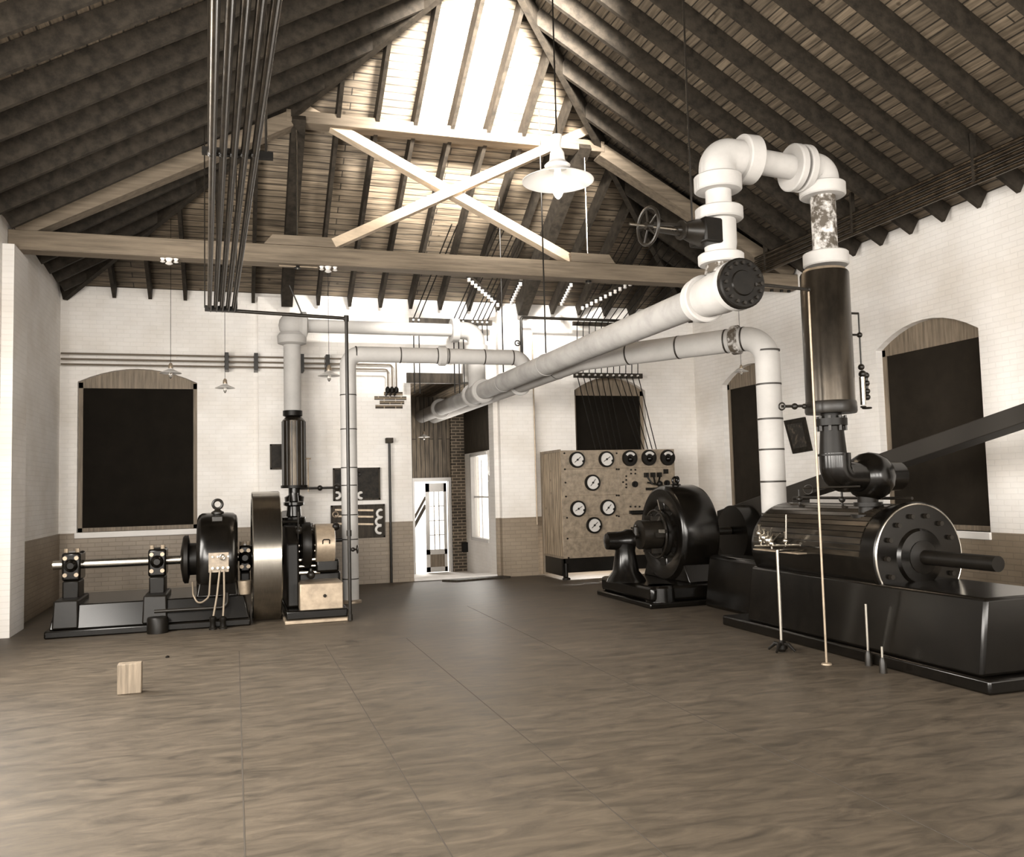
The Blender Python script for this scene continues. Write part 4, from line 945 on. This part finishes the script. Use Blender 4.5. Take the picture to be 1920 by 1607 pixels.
def dial(px, py, r, white=True, parent=sb):
    c = P(px, py, Y=YF-.05)
    d = MB().lathe((c.x, YF, c.z), -Yv, [(0, r), (.045, r), (.06, r*.95), (.06, r*.80), (.045, r*.78)], 36).build('gauge', 'blackm', parent)
    MB().cyl((c.x, YF-.03, c.z), (c.x, YF-.048, c.z), r*.79, n=32).build('dial_face', 'cream' if white else 'blackm', d)
    a = random.uniform(.5, 1.1)
    if white: MB().beam((c.x-r*.5*math.cos(a), YF-.052, c.z-r*.5*math.sin(a)), (c.x+r*.55*math.cos(a), YF-.052, c.z+r*.55*math.sin(a)), .006, .010).ball((c.x, YF-.05, c.z), .02, n=10).lathe((c.x+r*.75, YF-.05, c.z-r*.2), -Yv, [(0, .025), (.02, .02)], 10).build('pointer', 'blackm', d)
    else:
        pts = [(c.x+r*.62*math.cos(R(t)), YF-.055, c.z+r*.62*math.sin(R(t))) for t in range(35, 146, 10)]
        MB().tube(pts, .026, 6).build('scale_arc', 'cream', d)
        MB().ball((c.x, YF-.05, c.z-r*.15), r*.38, n=16).build('cover', 'black', d)
for px, py in ((1083, 862), (1138, 861), (1112, 905), (1085, 954), (1141, 952), (1115, 985)): dial(px, py, .155)
for px, py in ((1182, 859), (1218, 858), (1253, 858)): dial(px, py, .155, False)
for px, py, r in ((1190, 908, .06), (1250, 906, .06)):
    c = P(px, py, Y=YF); kn = MB().lathe((c.x, YF, c.z), -Yv, [(0, r), (.03, r), (.03, r*.6), (.06, r*.55)], 24).build('knob', 'blackm', sb)
sw = MB()
c = P(1222, 893, Y=YF)
for dx in (-.14, 0, .14):
    sw.box(c.x+dx-.03, c.x+dx+.03, YF-.10, YF, c.z-.02, c.z+.07).cyl((c.x+dx, YF-.08, c.z), (c.x+dx*.4, YF-.14, c.z-.16), .018, n=8)
sw.beam((c.x-.16, YF-.13, c.z-.12), (c.x+.22, YF-.10, c.z-.20), .03, .03).ball((c.x+.1, YF-.13, c.z-.15), .06).box(c.x-.14, c.x+.16, YF-.05, YF, c.z-.27, c.z-.22)
sw.build('circuit_breaker', 'blackm', sb)
c = P(1248, 884, Y=YF); MB().box(c.x-.05, c.x+.05, YF-.02, YF, c.z-.045, c.z+.045).build('name_plate', 'blackm', sb)
c = P(1265, 900, Y=YF); MB().ball((c.x, YF-.10, c.z), .05, sq=1.6).cyl((c.x, YF, c.z-.12), (c.x, YF-.1, c.z), .014, n=8).build('switch_handle', 'black', sb)
st = MB()
for px, py in ((1183, 881), (1191, 881), (1183, 888), (1191, 888), (1174, 893), (1174, 900), (1174, 908), (1174, 914), (1182, 950), (1191, 950), (1199, 950), (1184, 990), (1194, 990), (1168, 904), (1160, 880), (1160, 929), (1160, 968), (1058, 850), (1059, 880), (1060, 905), (1061, 931), (1063, 971), (1064, 1010), (1066, 1046), (1156, 850), (1156, 880), (1156, 929), (1156, 967)):
    c = P(px, py, Y=YF); st.lathe((c.x, YF, c.z), -Yv, [(0, .018), (.015, .016)], 10)
st.build('studs', 'blackm', sb)
c = P(1190, 960, Y=YF); MB().box(c.x-.12, c.x+.16, YF-.06, YF, c.z-.03, c.z+.03).cyl((c.x-.1, YF-.08, c.z-.02), (c.x+.14, YF-.08, c.z-.02), .03, n=10).build('fuse_block', 'black', sb)

# ------------------------------------------------------------------ right dynamo
YG = 12.15
gc = P(1258, 1000, Y=YG); zg = gc.z; gx = gc.x-.14; GR2 = M_(90, gc)
gn = thing('dynamo', 'big black dynamo with a ring frame in front of the switchboard', 'dynamo', (gx, YG, 0))
MB().lathe((gx, YG, zg), Xv, [(0, GR2*.62), (-.02, GR2*.66), (-.03, GR2*.92), (0, GR2*.98), (.03, GR2), (.50, GR2), (.56, GR2*.97), (.58, GR2*.9), (.58, .3)], 72).build('yoke', 'black', gn)
MB().lathe((gx-.05, YG, zg), Xv, [(0, .10), (.0, .30), (.03, .34), (.5, .34)], 40).build('armature', 'blackm', gn)
MB().lathe((gx-.42, YG, zg), Xv, [(0, .12), (.02, .22), (.34, .22), (.36, .12)], 36).build('commutator', 'iron', gn)
for k in range(6):
    a = k*math.pi/3+.5; c = Vector((gx-.02, YG+GR2*.60*math.cos(a), zg+GR2*.60*math.sin(a)))
    MB().beam(c, c+Xv*.4, .22, .2, up=(0, math.cos(a), math.sin(a))).build('field_coil', 'black', gn, bevel=.03)
br_ = MB()
for k in range(6):
    a = k*math.pi/3; c = Vector((gx-.18, YG+.28*math.cos(a), zg+.28*math.sin(a))); br_.box(c.x-.07, c.x+.07, c.y-.035, c.y+.035, c.z-.035, c.z+.035)
br_.torus((gx-.12, YG, zg), Xv, .36, .018, 40).build('brush_gear', 'iron', gn)
MB().beam((gx-.09, YG-.05, zg+.52), (gx-.13, YG-.32, zg+.08), .012, .02).build('rocker_arm', 'bright', gn)
MB().beam((gx-.20, YG-.30, zg+.06), (gx-.16, YG-.42, zg+.06), .05, .05).build('rocker_handle', 'bright', gn)
MB().torus((gx+.25, YG, zg+GR2+.07), Yv, .05, .017).lathe((gx+.25, YG, zg+GR2-.02), Zv, [(0, .09), (.03, .08), (.05, .04)], 18).build('lifting_ring', 'black', gn)
MB().prism([(gx+.02, YG-.75, .30), (gx+.02, YG+.75, .30), (gx+.02, YG+.5, zg-.3), (gx+.02, YG-.5, zg-.3)], (.50, 0, 0)).build('foot', 'black', gn, bevel=.02)
xp = P(1170, 1040, Y=YG).x
MB().lathe((P(1135, 1012, Y=YG).x, YG, zg-.08), Xv, [(0, .03), (.02, .12), (.14, .13), (.30, .15), (.34, .17), (.42, .17), (.44, .1)], 32).build('bearing', 'black', gn)
MB().lathe((xp+.02, YG, .30), Zv, [(0, .30), (.05, .28), (.15, .20), (.45, .15), (zg-.42, .17)], 32).build('pedestal', 'black', gn)
MB().cyl((P(1140, 1012, Y=YG).x, YG, zg), (7.42, YG, zg), .06, n=20).build('shaft', 'iron', gn)
MB().lathe((xp+.16, YG-.1, zg+.0), Zv, [(0, .05), (.12, .05), (.14, .03), (.16, .03)], 14).build('oil_cup', 'iron', gn)
gbx0 = 5.52
MB().box(gbx0, 7.35, 11.2, 13.1, .001, .08).build('sole_plate', 'black', gn, bevel=.02)
MB().box(gbx0+.05, 7.3, 11.26, 13.04, .08, .30).build('bed_frame', 'black', gn, bevel=.05)
MB().lathe((gbx0+.28, 11.42, .03), Zv, [(0, .22), (.24, .21), (.27, .18)], 32).build('oil_well', 'black', gn)
# belt pulley, belt guard behind
pl_ = thing('belt_guard', 'dark sloping belt casing rising to the right behind the dynamo', 'belt guard', (7.7, 11, 0))
XG = 7.75
poly = [P(1344, 958, X=XG), P(1655, 848, X=XG), P(1990, 731, X=XG), P(1990, 768, X=XG), P(1655, 881, X=XG), P(1486, 937, X=XG), P(1486, 1010, X=XG), P(1344, 1050, X=XG)]
MB().prism(poly, (.30, 0, 0)).build('casing', 'belt', pl_, bevel=.01)
c = P(1385, 1000, X=XG-.2)
MB().lathe((XG-.32, c.y, c.z), Xv, [(0, .1), (0, .44), (.28, .44), (.28, .1)], 48).build('pulley', 'black', pl_)
pp = P(1480, 985, X=XG); MB().box(XG, XG+.12, pp.y-.06, pp.y+.06, .0, pp.z+.3).build('post', 'blackm', pl_)
pe = P(1985, 768, X=XG); MB().box(XG+.05, XG+.2, pe.y+.02, pe.y+.16, .0, pe.z+.04).build('post', 'blackm', pl_)
p9 = P(1390, 1010, X=XG); MB().box(XG, XG+.12, p9.y-.06, p9.y+.06, .0, p9.z).build('post', 'blackm', pl_)

# ------------------------------------------------------------------ right engine
XE = 5.70
eg = thing('engine', 'large black horizontal steam engine filling the lower right', 'steam engine', (6.3, 8, 0))
ECX, ECZ, ER = 6.30, .98, .50
y0, y1 = P(1640, 1050, X=ECX-ER*.9).y, P(1405, 1040, X=ECX-ER*.95).y
y0 = P(1632, 1050, X=ECX-.52).y
MB().lathe((ECX, y0, ECZ), Yv, [(0, ER*.94), (.03, ER), (y1-y0-.10, ER), (y1-y0-.03, ER-.04), (y1-y0, ER-.12), (y1-y0, .2)], 72).build('cylinder_casing', 'black', eg)
lg = MB()
for k in range(26):
    a = math.pi*(.02+k*.04); lg.beam((ECX-(ER+.001)*math.cos(a), y0+.18, ECZ+(ER+.001)*math.sin(a)), (ECX-(ER+.001)*math.cos(a), y1-.14, ECZ+(ER+.001)*math.sin(a)), .052, .012, up=(-math.cos(a), 0, math.sin(a)))
lg.build('lagging_boards', mat('planished lagging', sep(.06), .18, metal=.6, c2=sep(.015), scale=2.5, stretch=(5, .6, 5)), eg)
hd = MB().lathe((ECX, y0, ECZ), -Yv, [(0, ER+.03), (.05, ER+.03), (.07, ER), (.07, ER*.55), (.10, ER*.5), (.13, .001)], 64).build('cylinder_head', 'black', eg)
MB().torus((ECX, y0-.06, ECZ), Yv, ER+.005, .012, 64).build('head_ring', 'bright', hd)
for k in range(14):
    a = k*math.pi/7; MB().cyl((ECX+ER*.8*math.cos(a), y0-.06, ECZ+ER*.8*math.sin(a)), (ECX+ER*.8*math.cos(a), y0-.11, ECZ+ER*.8*math.sin(a)), .025, n=6).build('nut', 'iron', hd)
MB().box(XE, 7.0, 5.6, 9.6, .001, .12).build('bed_plate', 'black', eg, bevel=.02)
MB().prism([(XE+.03, 5.7, .12), (6.9, 5.7, .12), (6.75, 5.7, .75), (XE+.12, 5.7, .75)], (0, 3.4, 0)).build('bed_casting', 'black', eg, bevel=.03)
MB().prism([(6.32, 9.62, .0), (6.95, 9.62, .0), (6.85, 9.62, .72), (6.42, 9.62, .72)], (0, 1.5, 0)).build('guide_frame', 'black', eg, bevel=.05)
MB().lathe((ECX, y0-.08, ECZ), -Yv, [(0, .16), (.04, .16), (.06, .07), (.9, .07)], 24).build('tail_rod', 'blackm', eg)
MB().cyl((ECX+.1, y0+.1, ECZ+ER+.06), (ECX+.1, y1-.1, ECZ+ER+.06), .016, n=10).build('rail', 'iron', eg)
tp = MB()
for yy in (y0+.5, y0+.9, y1-.5): tp.ball((ECX-.1, yy, ECZ+ER+.05), .035, n=12).cyl((ECX-.1, yy, ECZ+ER-.02), (ECX-.1, yy, ECZ+ER+.16), .012, n=8)
tp.build('oil_cups', 'iron', eg)
# lubricator cluster at the far left of the casing with its stand rod
lb = thing('lubricator', 'bright brass lubricator cluster on the left end of the big engine', 'lubricator', P(1435, 1015, Y=9.0-.3))
yy = 8.55
for px, py, r_ in ((1424, 1000, .035), (1433, 1008, .045), (1441, 1013, .05), (1447, 1019, .035), (1427, 1014, .03), (1473, 1014, .03)):
    c = P(px, py, X=5.72); MB().ball(c, r_, n=16).lathe(c, Zv, [(-.06, .012), (.08, .014), (.09, .02), (.10, .01)], 12).build('sight_glass', 'bright', lb)
c0 = P(1416, 1024, X=5.72); c1 = P(1500, 1022, X=5.72)
MB().cyl(c0, c1, .012, n=10).build('feed_pipe', 'bright', lb)
MB().beam(P(1449, 1014, X=5.7), P(1463, 1000, X=5.7), .012, .012).beam(P(1445, 1006, X=5.7), P(1447, 990, X=5.7), .012, .012).cyl(P(1474, 1010, X=5.7), P(1474, 965, X=5.7), .009, n=8).build('lever', 'bright', lb)
MB().box(5.69, 5.9, c1.y, c0.y, c0.z-.04, c0.z-.025).build('drip_tray', 'tin', lb)
# floor stand
fs = P(1466, 1222, Z=0); zt = P(1456, 1033, X=fs.x).z
stn = thing('floor_stand', 'bright upright rod on a dark cast foot left of the tall drip pipe', 'stand', fs)
MB().cyl((fs.x, fs.y, .05), (fs.x, fs.y, zt), .017, n=14).build('rod', 'bright', stn)
ft = MB().lathe(fs, Zv, [(0, .03), (.03, .05), (.07, .05), (.10, .025), (.12, .02)], 16)
for k in range(4):
    a = k*math.pi/2+.6; ft.tube([fs+Vector((0, 0, .07)), fs+Vector((.07*math.cos(a), .07*math.sin(a), .08)), fs+Vector((.14*math.cos(a), .14*math.sin(a), .015))], [.02, .022, .012], 8)
ft.build('foot', 'blackm', stn)
MB().cyl((fs.x, fs.y, zt), (ECX-ER*.95, fs.y+.2, zt-.02), .012, n=8).build('arm', 'bright', stn)
for px, py, h, lab in ((1629, 1248, 115, 'short bright drain pipe standing at the foot of the big engine'), (1656, 1262, 50, 'shortest bright drain pipe at the near corner of the engine bed')):
    g = P(px, py, Z=0); zt = P(px-3, py-h, X=g.x).z
    t = thing('drain_pipe', lab, 'pipe', g)
    MB().cyl((g.x, g.y, .02), (g.x, g.y, zt), .012, n=10).build('pipe', 'bright', t)
    MB().lathe(g, Zv, [(0, .035), (.10, .03), (.14, .016)], 12).build('socket', 'iron', t)

# ------------------------------------------------------------------ picture, post and small things
pf = thing('framed_picture', 'dark picture hanging askew on the right wall beyond the separator', 'picture', P(1495, 815, X=XR-.03))
cs = [P(1469, 789, X=XR-.04), P(1507, 782, X=XR-.04), P(1521, 845, X=XR-.04), P(1486, 851, X=XR-.04)]
MB().prism(cs, (.038, 0, 0)).build('frame', 'slate_d', pf)
cc = sum(cs, Vector())/4; ci = [cc+(c-cc)*.72-Xv*.006 for c in cs]
MB().prism(ci, (.006, 0, 0)).build('print', mat('engraving', sep(.10), .5, c2=sep(.012), scale=14, lo=.5, hi=.72), pf)
pw = P(265, 1300, Z=0)
tag(MB().box(pw.x-.20, pw.x, pw.y, pw.y+.12, .001, M_(56, pw)).build('timber_post', 'wood_m', bevel=.008), 'short timber post standing on the floor at the lower left', 'post')
gp = P(314, 1233, Z=0); tag(MB().lathe(gp, Zv, [(0, .02), (.012, .022), (.02, .01)], 10).build('floor_bolt', 'blackm'), 'small dark bolt on the bare floor before the dynamo', 'bolt')
